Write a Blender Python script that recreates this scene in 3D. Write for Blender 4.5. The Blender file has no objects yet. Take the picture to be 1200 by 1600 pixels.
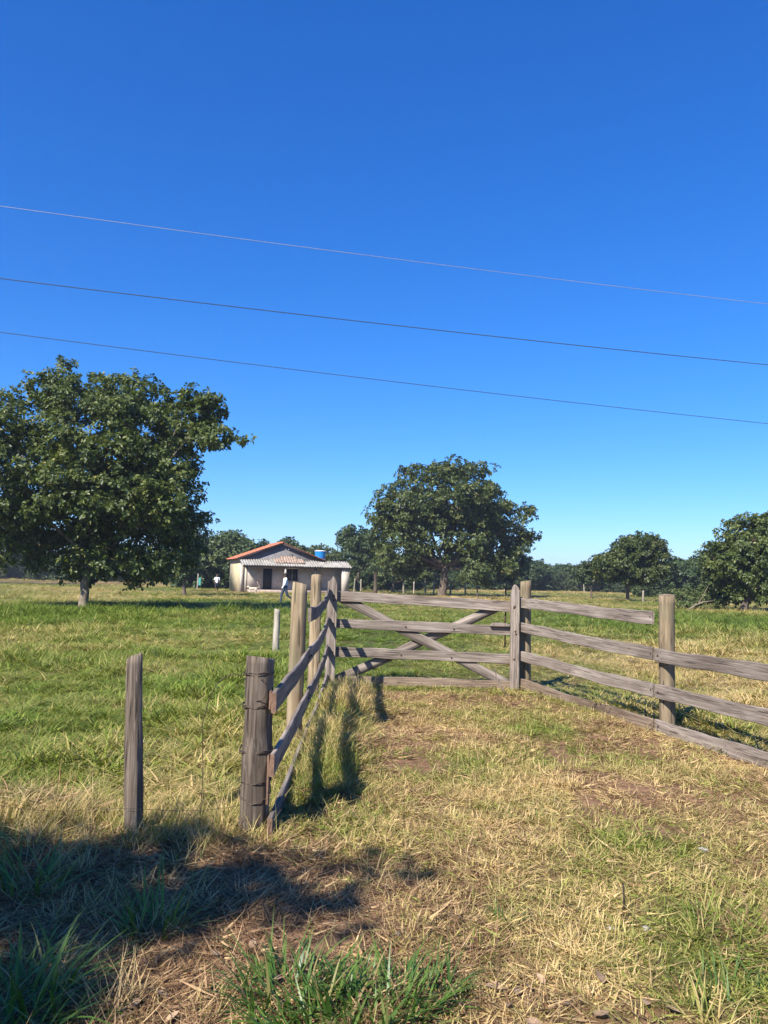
import bpy, bmesh, math, random
import numpy as np
from mathutils import Vector, Matrix

# ------------------------------------------------------------------ camera, sky, sun, exposure
sc = bpy.context.scene
col = sc.collection
R = math.radians
CAM_Z = 1.6
cam_data = bpy.data.cameras.new('camera')
cam = bpy.data.objects.new('camera', cam_data)
col.objects.link(cam)
cam_data.sensor_fit = 'VERTICAL'
cam_data.sensor_height = 36.0
cam_data.lens = 27.0
cam_data.clip_start = 0.05
cam_data.clip_end = 12000
cam.matrix_world = Matrix.Translation((0, 0, CAM_Z)) @ Matrix.Rotation(R(90 + 5.0), 4, 'X') @ Matrix.Rotation(R(1.25), 4, 'Z')
sc.camera = cam

SUN_AZ, SUN_EL = 34.0, 42.0          # light travels towards +x +y, 34 degrees right of straight ahead
lx, ly = math.sin(R(SUN_AZ)), math.cos(R(SUN_AZ))
to_sun = Vector((-lx * math.cos(R(SUN_EL)), -ly * math.cos(R(SUN_EL)), math.sin(R(SUN_EL))))
world = bpy.data.worlds.new('World')
sc.world = world
world.use_nodes = True
wt = world.node_tree
wt.nodes.clear()
sky = wt.nodes.new('ShaderNodeTexSky')
sky.sky_type = 'NISHITA'
sky.sun_disc = False
sky.sun_elevation = R(SUN_EL)
sky.sun_rotation = math.atan2(to_sun.x, to_sun.y)
sky.altitude = 600
sky.air_density = 1.0
sky.dust_density = 0.2
sky.ozone_density = 2.6
hs = wt.nodes.new('ShaderNodeHueSaturation')
hs.inputs['Saturation'].default_value = 1.26
hs.inputs['Value'].default_value = 1.0
bg = wt.nodes.new('ShaderNodeBackground')
bg.inputs['Strength'].default_value = 0.098
wo = wt.nodes.new('ShaderNodeOutputWorld')
wt.links.new(sky.outputs[0], hs.inputs['Color'])
tn = wt.nodes.new('ShaderNodeVectorMath'); tn.operation = 'MULTIPLY'; tn.inputs[1].default_value = (.42, .66, 1.02)
wt.links.new(hs.outputs[0], tn.inputs[0])
sep = wt.nodes.new('ShaderNodeSeparateColor'); cmb = wt.nodes.new('ShaderNodeCombineColor')
wt.links.new(tn.outputs[0], sep.inputs[0])
for ch, (gain, gam) in enumerate([(.90, 1.22), (1.07, .94), (1.44, .80)]):      # tone curve of the sky, the same everywhere
    pw = wt.nodes.new('ShaderNodeMath'); pw.operation = 'POWER'; pw.inputs[1].default_value = gam
    ml = wt.nodes.new('ShaderNodeMath'); ml.operation = 'MULTIPLY'; ml.inputs[1].default_value = gain
    wt.links.new(sep.outputs[ch], pw.inputs[0]); wt.links.new(pw.outputs[0], ml.inputs[0]); wt.links.new(ml.outputs[0], cmb.inputs[ch])
wt.links.new(cmb.outputs[0], bg.inputs['Color'])
wt.links.new(bg.outputs[0], wo.inputs['Surface'])
sun_data = bpy.data.lights.new('sun', 'SUN')
sun_data.energy = 5.0
sun_data.angle = R(0.53)
sun_data.color = (1.0, 0.95, 0.86)
sun = bpy.data.objects.new('sun', sun_data)
col.objects.link(sun)
sun.rotation_euler = to_sun.to_track_quat('Z', 'Y').to_euler()
sc.view_settings.view_transform = 'Standard'
sc.view_settings.look = 'None'
sc.view_settings.exposure = 0.98
sc.view_settings.gamma = 1
sc.view_settings.use_curve_mapping = False
sc.cycles.max_bounces = 6
sc.cycles.transparent_max_bounces = 8

rng = np.random.default_rng(7)
random.seed(7)


# ------------------------------------------------------------------ helpers
def link(o, parent=None):
    col.objects.link(o)
    if parent is not None:
        o.parent = parent
    return o


def tag(o, label=None, cat=None, group=None, kind=None):
    if label: o['label'] = label
    if cat: o['category'] = cat
    if group: o['group'] = group
    if kind: o['kind'] = kind
    return o


def empty(name, loc, rz=0.0):
    o = bpy.data.objects.new(name, None)
    o.location = loc
    o.rotation_euler = (0, 0, rz)
    o.empty_display_size = 0.2
    return link(o)


def np_mesh(name, V, F, attrs=None, smooth=False):
    """V (n,3), F list of int arrays (k,3)/(k,4)"""
    me = bpy.data.meshes.new(name)
    V = np.asarray(V, dtype=np.float32)
    if not isinstance(F, (list, tuple)):
        F = [F]
    F = [np.asarray(f, dtype=np.int32) for f in F if len(f)]
    loops = np.concatenate([f.ravel() for f in F])
    tot = np.concatenate([np.full(len(f), f.shape[1], np.int32) for f in F])
    start = np.concatenate([[0], np.cumsum(tot)[:-1]]).astype(np.int32)
    me.vertices.add(len(V)); me.vertices.foreach_set('co', V.ravel())
    me.loops.add(len(loops)); me.loops.foreach_set('vertex_index', loops)
    me.polygons.add(len(tot)); me.polygons.foreach_set('loop_start', start); me.polygons.foreach_set('loop_total', tot)
    if smooth:
        me.polygons.foreach_set('use_smooth', np.ones(len(tot), dtype=bool))
    me.update(calc_edges=True)
    for (an, dom, vals) in (attrs or []):
        a = me.attributes.new(an, 'FLOAT', dom)
        a.data.foreach_set('value', np.asarray(vals, dtype=np.float32))
    return me


def mobj(name, me, mat=None, parent=None):
    o = bpy.data.objects.new(name, me)
    if mat is not None:
        me.materials.append(mat)
    return link(o, parent)


class MB:
    """collects shapes into one mesh"""
    def __init__(self):
        self.v = []; self.q = []; self.t = []; self.n = 0

    def add(self, V, Q=(), T=()):
        V = np.asarray(V, float)
        self.v.append(V)
        if len(Q): self.q.append(np.asarray(Q, int) + self.n)
        if len(T): self.t.append(np.asarray(T, int) + self.n)
        self.n += len(V)

    def box(self, c, s, rot=None):
        x, y, z = s[0] / 2, s[1] / 2, s[2] / 2
        V = np.array([(-x, -y, -z), (x, -y, -z), (x, y, -z), (-x, y, -z), (-x, -y, z), (x, -y, z), (x, y, z), (-x, y, z)])
        if rot is not None:
            V = V @ np.array(rot.to_3x3()).T
        self.add(V + np.array(c), [(0, 3, 2, 1), (4, 5, 6, 7), (0, 1, 5, 4), (1, 2, 6, 5), (2, 3, 7, 6), (3, 0, 4, 7)])

    def tube(self, P, rad, n=8, cap=True, jit=0.0):
        P = np.asarray(P, float)
        k = len(P)
        rad = np.broadcast_to(np.asarray(rad, float), (k,))
        T = np.gradient(P, axis=0)
        T /= np.linalg.norm(T, axis=1)[:, None] + 1e-9
        up = np.array([0, 0, 1.0]) if abs(T[0, 2]) < 0.9 else np.array([1.0, 0, 0])
        V = []
        a = np.linspace(0, 2 * math.pi, n, endpoint=False)
        for i in range(k):
            s = np.cross(T[i], up); s /= np.linalg.norm(s) + 1e-9
            u = np.cross(s, T[i]); up = u
            rr = rad[i] * (1 + jit * (rng.random(n) - 0.5))
            V.append(P[i] + np.outer(np.cos(a) * rr, s) + np.outer(np.sin(a) * rr, u))
        V = np.concatenate(V)
        Q = []
        for i in range(k - 1):
            for j in range(n):
                Q.append((i * n + j, i * n + (j + 1) % n, (i + 1) * n + (j + 1) % n, (i + 1) * n + j))
        Tn = []
        if cap:
            m = len(V)
            V = np.concatenate([V, [P[0], P[-1]]])
            for j in range(n):
                Tn.append((m, (j + 1) % n, j))
                Tn.append((m + 1, (k - 1) * n + j, (k - 1) * n + (j + 1) % n))
        self.add(V, Q, Tn)

    def capsule(self, a, b, ra, rb, n=12):
        a = np.asarray(a, float); b = np.asarray(b, float)
        d = b - a; L = np.linalg.norm(d)
        d = d / L if L > 1e-6 else np.array([0, 0, 1.0])
        th = np.linspace(-math.pi / 2 + .05, 0, 5)
        P = [a + d * ra * math.sin(t) for t in th] + [b + d * rb * math.sin(-t) for t in th[::-1]]
        rr = [ra * math.cos(t) for t in th] + [rb * math.cos(t) for t in th[::-1]]
        self.tube(P, rr, n)

    def mesh(self, name, smooth=False):
        F = []
        if self.q: F.append(np.concatenate(self.q))
        if self.t: F.append(np.concatenate(self.t))
        return np_mesh(name, np.concatenate(self.v), F, smooth=smooth)

    def build(self, name, mat, parent=None, smooth=False):
        return mobj(name, self.mesh(name, smooth), mat, parent)


def vnoise(x, y, s, seed=0):
    """2D value noise, 0..1"""
    x = np.asarray(x, float) / s + seed * 17.31; y = np.asarray(y, float) / s + seed * 5.77
    xi = np.floor(x).astype(np.int64); yi = np.floor(y).astype(np.int64)
    fx = x - xi; fy = y - yi
    fx = fx * fx * (3 - 2 * fx); fy = fy * fy * (3 - 2 * fy)

    def h(i, j):
        n = (i * 374761393 + j * 668265263 + seed * 144269) & 0xFFFFFFFF
        n = ((n ^ (n >> 13)) * 1274126177) & 0xFFFFFFFF
        return ((n ^ (n >> 16)) & 0xFFFF) / 65535.0
    return (h(xi, yi) * (1 - fx) + h(xi + 1, yi) * fx) * (1 - fy) + (h(xi, yi + 1) * (1 - fx) + h(xi + 1, yi + 1) * fx) * fy


def sstep(a, b, x):
    t = np.clip((np.asarray(x, float) - a) / (b - a), 0, 1)
    return t * t * (3 - 2 * t)


# ------------------------------------------------------------------ layout of the land
# plan of the left wing fence, the gate and the right wing fence (x, y)
LEFT_RAIL = [(-0.66, 4.85), (-0.71, 7.6), (-0.765, 10.3), (-0.79, 11.42)]
RIGHT_RAIL = [(2.10, 11.62), (3.08, 8.64), (3.52, 7.05), (4.35, 4.4)]


def right_fence_x(y):
    ys = [4.4, 7.05, 8.64, 11.62]; xs = [4.35, 3.52, 3.08, 2.10]
    return np.interp(y, ys, xs)


def height(x, y):
    x = np.asarray(x, float); y = np.asarray(y, float)
    z = 0.05 * (vnoise(x, y, 1.3, 3) - .5) + 0.05 * (vnoise(x, y, 3.7, 4) - .5) + 0.03 * (vnoise(x, y, .45, 5) - .5)
    z += 0.12 * np.exp(-((x + 0.42) / .2) ** 2) * sstep(5.3, 6.6, y) * (1 - sstep(11.0, 11.8, y))
    z += 0.5 * (vnoise(x, y, 60, 6) - .5) * sstep(80, 200, y)
    return z


def hz(x, y):
    return float(height(np.array([x]), np.array([y]))[0])


def lawn_mask(x, y):
    """dry trampled entrance: in front of the gate, between the two wings and on towards the road"""
    a = sstep(-0.62, -0.35, x + .12 * (vnoise(x, y, .5, 8) - .5)) * (1 - sstep(-0.05, 0.25, x - right_fence_x(y)))
    return a * (1 - sstep(11.3, 11.9, y))


def dryness(x, y):
    x = np.asarray(x, float); y = np.asarray(y, float)
    n1 = vnoise(x, y, 1.1, 11); n2 = vnoise(x, y, .35, 12); n3 = vnoise(x, y, 6, 13); n4 = vnoise(x, y, 15, 14)
    L = lawn_mask(x, y)
    lawn = .70 + .62 * (n1 - .5) + .4 * (n2 - .5)
    lawn -= .42 * sstep(.9, 1.6, x) * (1 - sstep(3.0, 4.3, y))            # greener corner towards the road on the right
    lawn -= .30 * sstep(10.3, 11.3, y)                                    # green along the foot of the gate
    field = .37 + .55 * (n3 - .5) + .35 * (n1 - .5) + .45 * (n4 - .5)
    field -= .15 * (1 - sstep(-1.2, -.6, x)) * (1 - sstep(9, 14, y)) * sstep(5, 6, y)
    field += .22 * np.exp(-((y - 19) / 4.0) ** 2) * (1 - sstep(-4, -1, x)) # browner stripe of seeding grass
    field += .28 * np.exp(-((y - 9.5) / 1.6) ** 2) * (1 - sstep(-5.0, -3.6, x))
    field -= .30 * np.exp(-((y - 33) / 7.0) ** 2) * (1 - sstep(-6, 0, x))  # lush belt round the big tree
    field -= .30 * np.exp(-((y - 32) / 10.0) ** 2) * sstep(5, 10, x)
    field += .10 * sstep(48, 75, y)
    field -= .12 * sstep(-1, 0, x) * sstep(11, 12.5, y) * (1 - sstep(24, 32, y))
    field += .14 * sstep(90, 130, y)
    d = field * (1 - L) + lawn * L
    verge = (1 - sstep(4.7, 5.3, y + .5 * (n1 - .5))) * (1 - sstep(-.9, -.3, x))
    d = d * (1 - verge) + (.84 + .6 * (n2 - .5) + .4 * (n1 - .5)) * verge
    return np.clip(d, 0, 1)


# ------------------------------------------------------------------ materials
def new_mat(name):
    m = bpy.data.materials.new(name)
    m.use_nodes = True
    nt = m.node_tree
    nt.nodes.clear()
    return m, nt, nt.nodes, nt.links


def node(N, t, **kw):
    n = N.new(t)
    for k, v in kw.items():
        setattr(n, k, v)
    return n


def ramp(N, stops):
    r = N.new('ShaderNodeValToRGB')
    e = r.color_ramp.elements
    while len(e) < len(stops):
        e.new(.5)
    for i, (p, c) in enumerate(stops):
        e[i].position = p
        e[i].color = (*c, 1)
    return r


def simple(name, c1, c2, scale=8.0, rough=.8, bump=.2, detail=5, stretch=(1, 1, 1), spec=.3, metallic=0, coord='Object', perobj=0.0):
    m, nt, N, L = new_mat(name)
    tc = node(N, 'ShaderNodeTexCoord'); mp = node(N, 'ShaderNodeMapping'); mp.inputs['Scale'].default_value = stretch
    L.new(tc.outputs[coord], mp.inputs[0])
    nz = node(N, 'ShaderNodeTexNoise'); nz.inputs['Scale'].default_value = scale; nz.inputs['Detail'].default_value = detail
    L.new(mp.outputs[0], nz.inputs['Vector'])
    rp = ramp(N, [(.3, c1), (.7, c2)])
    L.new(nz.outputs[0], rp.inputs[0])
    b = node(N, 'ShaderNodeBsdfPrincipled')
    b.inputs['Roughness'].default_value = rough; b.inputs['Specular IOR Level'].default_value = spec; b.inputs['Metallic'].default_value = metallic
    out = rp.outputs[0]
    if perobj:
        oi = node(N, 'ShaderNodeObjectInfo'); mr = node(N, 'ShaderNodeMapRange'); mr.inputs[3].default_value = 1 - perobj; mr.inputs[4].default_value = 1 + perobj
        L.new(oi.outputs['Random'], mr.inputs[0])
        mx = node(N, 'ShaderNodeVectorMath', operation='SCALE'); L.new(out, mx.inputs[0]); L.new(mr.outputs[0], mx.inputs['Scale']); out = mx.outputs[0]
    L.new(out, b.inputs['Base Color'])
    if bump:
        bp = node(N, 'ShaderNodeBump'); bp.inputs['Strength'].default_value = bump; bp.inputs['Distance'].default_value = .02
        L.new(nz.outputs[0], bp.inputs['Height']); L.new(bp.outputs[0], b.inputs['Normal'])
    o = node(N, 'ShaderNodeOutputMaterial'); L.new(b.outputs[0], o.inputs[0])
    return m


def wood(name, axis, dark, mid, light, tint=None, scale=1.0):
    """weathered wood, grain along the local axis (0 = x for boards, 2 = z for posts)"""
    m, nt, N, L = new_mat(name)
    tc = node(N, 'ShaderNodeTexCoord'); oi = node(N, 'ShaderNodeObjectInfo')
    off = node(N, 'ShaderNodeVectorMath', operation='SCALE'); off.inputs[0].default_value = (31, 17, 23); L.new(oi.outputs['Random'], off.inputs['Scale'])
    ad = node(N, 'ShaderNodeVectorMath', operation='ADD'); L.new(tc.outputs['Object'], ad.inputs[0]); L.new(off.outputs[0], ad.inputs[1])
    st = [28 * scale] * 3; st[axis] = 1.1 * scale
    mp = node(N, 'ShaderNodeMapping'); mp.inputs['Scale'].default_value = st; L.new(ad.outputs[0], mp.inputs[0])
    g = node(N, 'ShaderNodeTexNoise'); g.inputs['Scale'].default_value = 1.6; g.inputs['Detail'].default_value = 7; g.inputs['Roughness'].default_value = .65; g.inputs['Distortion'].default_value = .6
    L.new(mp.outputs[0], g.inputs['Vector'])
    st2 = [5] * 3; st2[axis] = 1.6
    mp2 = node(N, 'ShaderNodeMapping'); mp2.inputs['Scale'].default_value = st2; L.new(ad.outputs[0], mp2.inputs[0])
    b2 = node(N, 'ShaderNodeTexNoise'); b2.inputs['Scale'].default_value = 1.0; b2.inputs['Detail'].default_value = 4; L.new(mp2.outputs[0], b2.inputs['Vector'])
    r1 = ramp(N, [(.28, dark), (.48, mid), (.72, light)]); L.new(g.outputs[0], r1.inputs[0])
    r2 = ramp(N, [(.3, (.62, .58, .54)), (.65, (1.12, 1.1, 1.06))]); L.new(b2.outputs[0], r2.inputs[0])
    mx = node(N, 'ShaderNodeMix', data_type='RGBA', blend_type='MULTIPLY'); mx.inputs[0].default_value = 1; L.new(r1.outputs[0], mx.inputs[6]); L.new(r2.outputs[0], mx.inputs[7])
    colr = mx.outputs[2]
    # narrow drying cracks
    w = node(N, 'ShaderNodeTexNoise'); w.inputs['Scale'].default_value = 2.3; w.inputs['Detail'].default_value = 2; L.new(mp.outputs[0], w.inputs['Vector'])
    cr = ramp(N, [(.33, (0, 0, 0)), (.37, (1, 1, 1))]); L.new(w.outputs[0], cr.inputs[0])
    mx2 = node(N, 'ShaderNodeMix', data_type='RGBA', blend_type='MULTIPLY'); mx2.inputs[0].default_value = .65; L.new(colr, mx2.inputs[6]); L.new(cr.outputs[0], mx2.inputs[7])
    colr = mx2.outputs[2]
    if tint:
        tn = node(N, 'ShaderNodeTexNoise'); tn.inputs['Scale'].default_value = 2.4; L.new(ad.outputs[0], tn.inputs['Vector'])
        tr = ramp(N, [(.45, (0, 0, 0)), (.7, (1, 1, 1))]); L.new(tn.outputs[0], tr.inputs[0])
        mx3 = node(N, 'ShaderNodeMix', data_type='RGBA'); L.new(tr.outputs[0], mx3.inputs[0]); L.new(colr, mx3.inputs[6]); mx3.inputs[7].default_value = (*tint, 1)
        mx4 = node(N, 'ShaderNodeMix', data_type='RGBA'); mx4.inputs[0].default_value = .4; L.new(colr, mx4.inputs[6]); L.new(mx3.outputs[2], mx4.inputs[7])
        colr = mx4.outputs[2]
    mr = node(N, 'ShaderNodeMapRange'); mr.inputs[3].default_value = .8; mr.inputs[4].default_value = 1.18; L.new(oi.outputs['Random'], mr.inputs[0])
    sc_ = node(N, 'ShaderNodeVectorMath', operation='SCALE'); L.new(colr, sc_.inputs[0]); L.new(mr.outputs[0], sc_.inputs['Scale'])
    b = node(N, 'ShaderNodeBsdfPrincipled'); b.inputs['Roughness'].default_value = .85; b.inputs['Specular IOR Level'].default_value = .25
    L.new(sc_.outputs[0], b.inputs['Base Color'])
    hm = node(N, 'ShaderNodeMath', operation='ADD'); L.new(g.outputs[0], hm.inputs[0]); L.new(cr.outputs[0], hm.inputs[1])
    bp = node(N, 'ShaderNodeBump'); bp.inputs['Strength'].default_value = .55; bp.inputs['Distance'].default_value = .006
    L.new(hm.outputs[0], bp.inputs['Height']); L.new(bp.outputs[0], b.inputs['Normal'])
    o = node(N, 'ShaderNodeOutputMaterial'); L.new(b.outputs[0], o.inputs[0])
    return m


def leaf_mat(name, stops, transl=.25, rough=.45, spec=.5, inst=None, attr='var'):
    """leaf or blade: colour from a per-leaf value (and a per-tuft one), with light passing through"""
    m, nt, N, L = new_mat(name)
    a = node(N, 'ShaderNodeAttribute', attribute_name=attr)
    v = a.outputs['Fac']
    if inst:
        ai = node(N, 'ShaderNodeAttribute', attribute_name=inst, attribute_type='INSTANCER')
        s1 = node(N, 'ShaderNodeMath', operation='MULTIPLY_ADD'); L.new(v, s1.inputs[0]); s1.inputs[1].default_value = .62; s1.inputs[2].default_value = -.31
        s2 = node(N, 'ShaderNodeMath', operation='ADD', use_clamp=True); L.new(s1.outputs[0], s2.inputs[0]); L.new(ai.outputs['Fac'], s2.inputs[1]); v = s2.outputs[0]
    rp = ramp(N, stops); L.new(v, rp.inputs[0])
    colr = rp.outputs[0]
    oi = node(N, 'ShaderNodeObjectInfo'); mr = node(N, 'ShaderNodeMapRange'); mr.inputs[3].default_value = .82; mr.inputs[4].default_value = 1.18; L.new(oi.outputs['Random'], mr.inputs[0])
    sv = node(N, 'ShaderNodeVectorMath', operation='SCALE'); L.new(colr, sv.inputs[0]); L.new(mr.outputs[0], sv.inputs['Scale']); colr = sv.outputs[0]
    b = node(N, 'ShaderNodeBsdfPrincipled'); b.inputs['Roughness'].default_value = rough; b.inputs['Specular IOR Level'].default_value = spec
    L.new(colr, b.inputs['Base Color'])
    t = node(N, 'ShaderNodeBsdfTranslucent')
    tm = node(N, 'ShaderNodeVectorMath', operation='MULTIPLY'); tm.inputs[1].default_value = (1.25, 1.35, .6); L.new(colr, tm.inputs[0]); L.new(tm.outputs[0], t.inputs[0])
    mx = node(N, 'ShaderNodeMixShader'); mx.inputs[0].default_value = transl; L.new(b.outputs[0], mx.inputs[1]); L.new(t.outputs[0], mx.inputs[2])
    o = node(N, 'ShaderNodeOutputMaterial'); L.new(mx.outputs[0], o.inputs[0])
    return m


def ground_mat():
    m, nt, N, L = new_mat('soil_and_turf')
    gm = node(N, 'ShaderNodeNewGeometry')
    a = node(N, 'ShaderNodeAttribute', attribute_name='dry')
    n1 = node(N, 'ShaderNodeTexNoise'); n1.inputs['Scale'].default_value = 14; n1.inputs['Detail'].default_value = 8; L.new(gm.outputs['Position'], n1.inputs['Vector'])
    n2 = node(N, 'ShaderNodeTexNoise'); n2.inputs['Scale'].default_value = .8; n2.inputs['Detail'].default_value = 6; L.new(gm.outputs['Position'], n2.inputs['Vector'])
    s = node(N, 'ShaderNodeMath', operation='MULTIPLY_ADD'); L.new(n2.outputs[0], s.inputs[0]); s.inputs[1].default_value = .7; s.inputs[2].default_value = -.35
    s2 = node(N, 'ShaderNodeMath', operation='ADD', use_clamp=True); L.new(s.outputs[0], s2.inputs[0]); L.new(a.outputs['Fac'], s2.inputs[1])
    turf = ramp(N, [(0, (.04, .06, .012)), (.45, (.085, .085, .024)), (.7, (.17, .115, .055)), (1, (.25, .155, .085))]); L.new(s2.outputs[0], turf.inputs[0])
    soil = ramp(N, [(.3, (.10, .055, .032)), (.7, (.27, .15, .088))]); L.new(n1.outputs[0], soil.inputs[0])
    bare = node(N, 'ShaderNodeAttribute', attribute_name='bare')
    mx = node(N, 'ShaderNodeMix', data_type='RGBA'); L.new(bare.outputs['Fac'], mx.inputs[0]); L.new(turf.outputs[0], mx.inputs[6]); L.new(soil.outputs[0], mx.inputs[7])
    b = node(N, 'ShaderNodeBsdfPrincipled'); b.inputs['Roughness'].default_value = .95; b.inputs['Specular IOR Level'].default_value = .1
    L.new(mx.outputs[2], b.inputs['Base Color'])
    bp = node(N, 'ShaderNodeBump'); bp.inputs['Strength'].default_value = .6; bp.inputs['Distance'].default_value = .03; L.new(n1.outputs[0], bp.inputs['Height']); L.new(bp.outputs[0], b.inputs['Normal'])
    o = node(N, 'ShaderNodeOutputMaterial'); L.new(b.outputs[0], o.inputs[0])
    return m


GRASS_STOPS = [(0, (.10, .152, .016)), (.30, (.195, .235, .036)), (.52, (.32, .28, .085)), (.75, (.48, .36, .15)), (1, (.57, .40, .19))]
M = {}
M['ground'] = ground_mat()
M['grass'] = leaf_mat('grass_blades', GRASS_STOPS, transl=.24, rough=.5, spec=.3, inst='dry')
M['tussock'] = leaf_mat('strap_grass', [(0, (.045, .105, .016)), (.6, (.10, .19, .03)), (.86, (.15, .22, .045)), (.94, (.30, .26, .10)), (1, (.30, .19, .09))], transl=.32, rough=.4, spec=.45)
M['straw'] = leaf_mat('cut_straw', [(0, (.10, .075, .03)), (.4, (.32, .23, .11)), (.8, (.48, .36, .19)), (1, (.40, .17, .11))], transl=.15, rough=.7, spec=.2)
M['leaf_dark'] = leaf_mat('broad_tree_leaves', [(0, (.030, .048, .012)), (.55, (.085, .112, .025)), (.85, (.16, .175, .045)), (1, (.24, .21, .065))], transl=.25, rough=.48, spec=.38)
M['leaf_mid'] = leaf_mat('far_tree_leaves', [(0, (.028, .05, .016)), (.55, (.06, .092, .028)), (.9, (.10, .13, .042)), (1, (.17, .165, .06))], transl=.25, rough=.5, spec=.35)
M['leaf_olive'] = leaf_mat('olive_shrub_leaves', [(0, (.04, .06, .018)), (.55, (.085, .11, .032)), (.9, (.14, .16, .05)), (1, (.22, .19, .08))], transl=.2, rough=.5, spec=.35)
M['bark'] = simple('bark', (.055, .04, .03), (.19, .15, .115), scale=9, stretch=(1, 1, .35), bump=.9, rough=.95, spec=.1)
M['bark_pale'] = simple('pale_bark', (.11, .085, .06), (.30, .24, .18), scale=7, stretch=(1, 1, .4), bump=.9, rough=.95, spec=.1)
M['board'] = wood('weathered_board', 0, (.085, .068, .058), (.20, .165, .14), (.36, .31, .27))
M['board_brown'] = wood('browner_weathered_board', 0, (.085, .06, .045), (.21, .155, .115), (.36, .28, .21))
M['post_tan'] = wood('tan_round_post', 2, (.12, .09, .058), (.27, .205, .13), (.39, .315, .22), tint=(.19, .185, .11), scale=.8)
M['post_old'] = wood('old_grey_post', 2, (.035, .026, .02), (.115, .09, .07), (.27, .225, .185), scale=.9)
M['post_white'] = wood('bleached_post', 2, (.17, .145, .11), (.35, .315, .26), (.48, .44, .375), scale=.7)
M['cut_end'] = simple('fresh_sawn_end', (.13, .075, .05), (.21, .125, .08), scale=30, rough=.8)
M['iron'] = simple('rusted_iron', (.025, .018, .014), (.08, .05, .035), scale=40, rough=.7, metallic=.4)
M['wire'] = simple('rusty_fence_wire', (.05, .035, .025), (.13, .10, .075), scale=60, rough=.6, metallic=.5)


def at_z(x, y, dz=0.0):
    return (x, y, hz(x, y) + dz)


# ------------------------------------------------------------------ ground
def make_ground():
    def axis(n, a, lo, hi, c):
        t = np.linspace(-1, 1, n)
        v = np.sinh(a * t) / math.sinh(a)
        return c + np.where(v < 0, v * lo, v * hi)
    xs = axis(300, 9.0, 4500, 4500, 0)
    ys = axis(320, 9.0, 900, 6000, 5)
    X, Y = np.meshgrid(xs, ys)
    x = X.ravel(); y = Y.ravel()
    z = height(x, y)
    V = np.stack([x, y, z], 1)
    nx, ny = len(xs), len(ys)
    i = np.arange(ny - 1)[:, None] * nx + np.arange(nx - 1)[None, :]
    Q = np.stack([i, i + 1, i + nx + 1, i + nx], -1).reshape(-1, 4)
    d = dryness(x, y)
    bare = .15 + .75 * lawn_mask(x, y) * sstep(.45, .7, vnoise(x, y, .7, 21))
    bare = np.maximum(bare, .8 * np.exp(-((y - 118) / 10.0) ** 2) * (1 - sstep(-40, -22, x)))
    bare = np.maximum(bare, .9 * np.exp(-((y - 78 - .3 * (x + 14)) / 3.0) ** 2) * sstep(-24, -19, x) * (1 - sstep(-9, -4, x)))
    bare = np.maximum(bare, .8 * (1 - sstep(4.4, 5.0, y)) * sstep(-6, -4, x) * (1 - sstep(.1, .8, x)))
    bare = np.maximum(bare, .9 * (1 - sstep(-1, 1, y)))
    me = np_mesh('ground', V, Q, [('dry', 'POINT', d), ('bare', 'POINT', np.clip(bare, 0, 1))], smooth=True)
    o = mobj('ground', me, M['ground'])
    tag(o, kind='structure')


make_ground()


def make_hills():
    ang = np.linspace(R(-75), R(75), 420)
    rows = [(520, 0.0), (600, .45), (700, .8), (820, 1.0), (1000, .9), (1400, 0.0)]
    V = []
    for (r, k) in rows:
        x = r * np.sin(ang); y = r * np.cos(ang)
        h = 19 + 9 * (vnoise(x, y, 260, 31) - .5) + 3.0 * (vnoise(x, y, 45, 32) - .5) + 3.4 * (vnoise(x, y, 11, 33) - .5)
        V.append(np.stack([x, y, k * h - .6], 1))
    n = len(ang)
    V = np.concatenate(V)
    i = np.arange(len(rows) - 1)[:, None] * n + np.arange(n - 1)[None, :]
    Q = np.stack([i, i + 1, i + n + 1, i + n], -1).reshape(-1, 4)
    m = simple('wooded_hill', (.022, .042, .018), (.075, .10, .04), scale=.16, detail=9, rough=.95, bump=0, spec=.05)
    tag(mobj('hills', np_mesh('hills', V, Q), m), kind='structure')


make_hills()


# ------------------------------------------------------------------ trees
def unit(v):
    return v / (np.linalg.norm(v, axis=-1, keepdims=True) + 1e-9)


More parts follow.
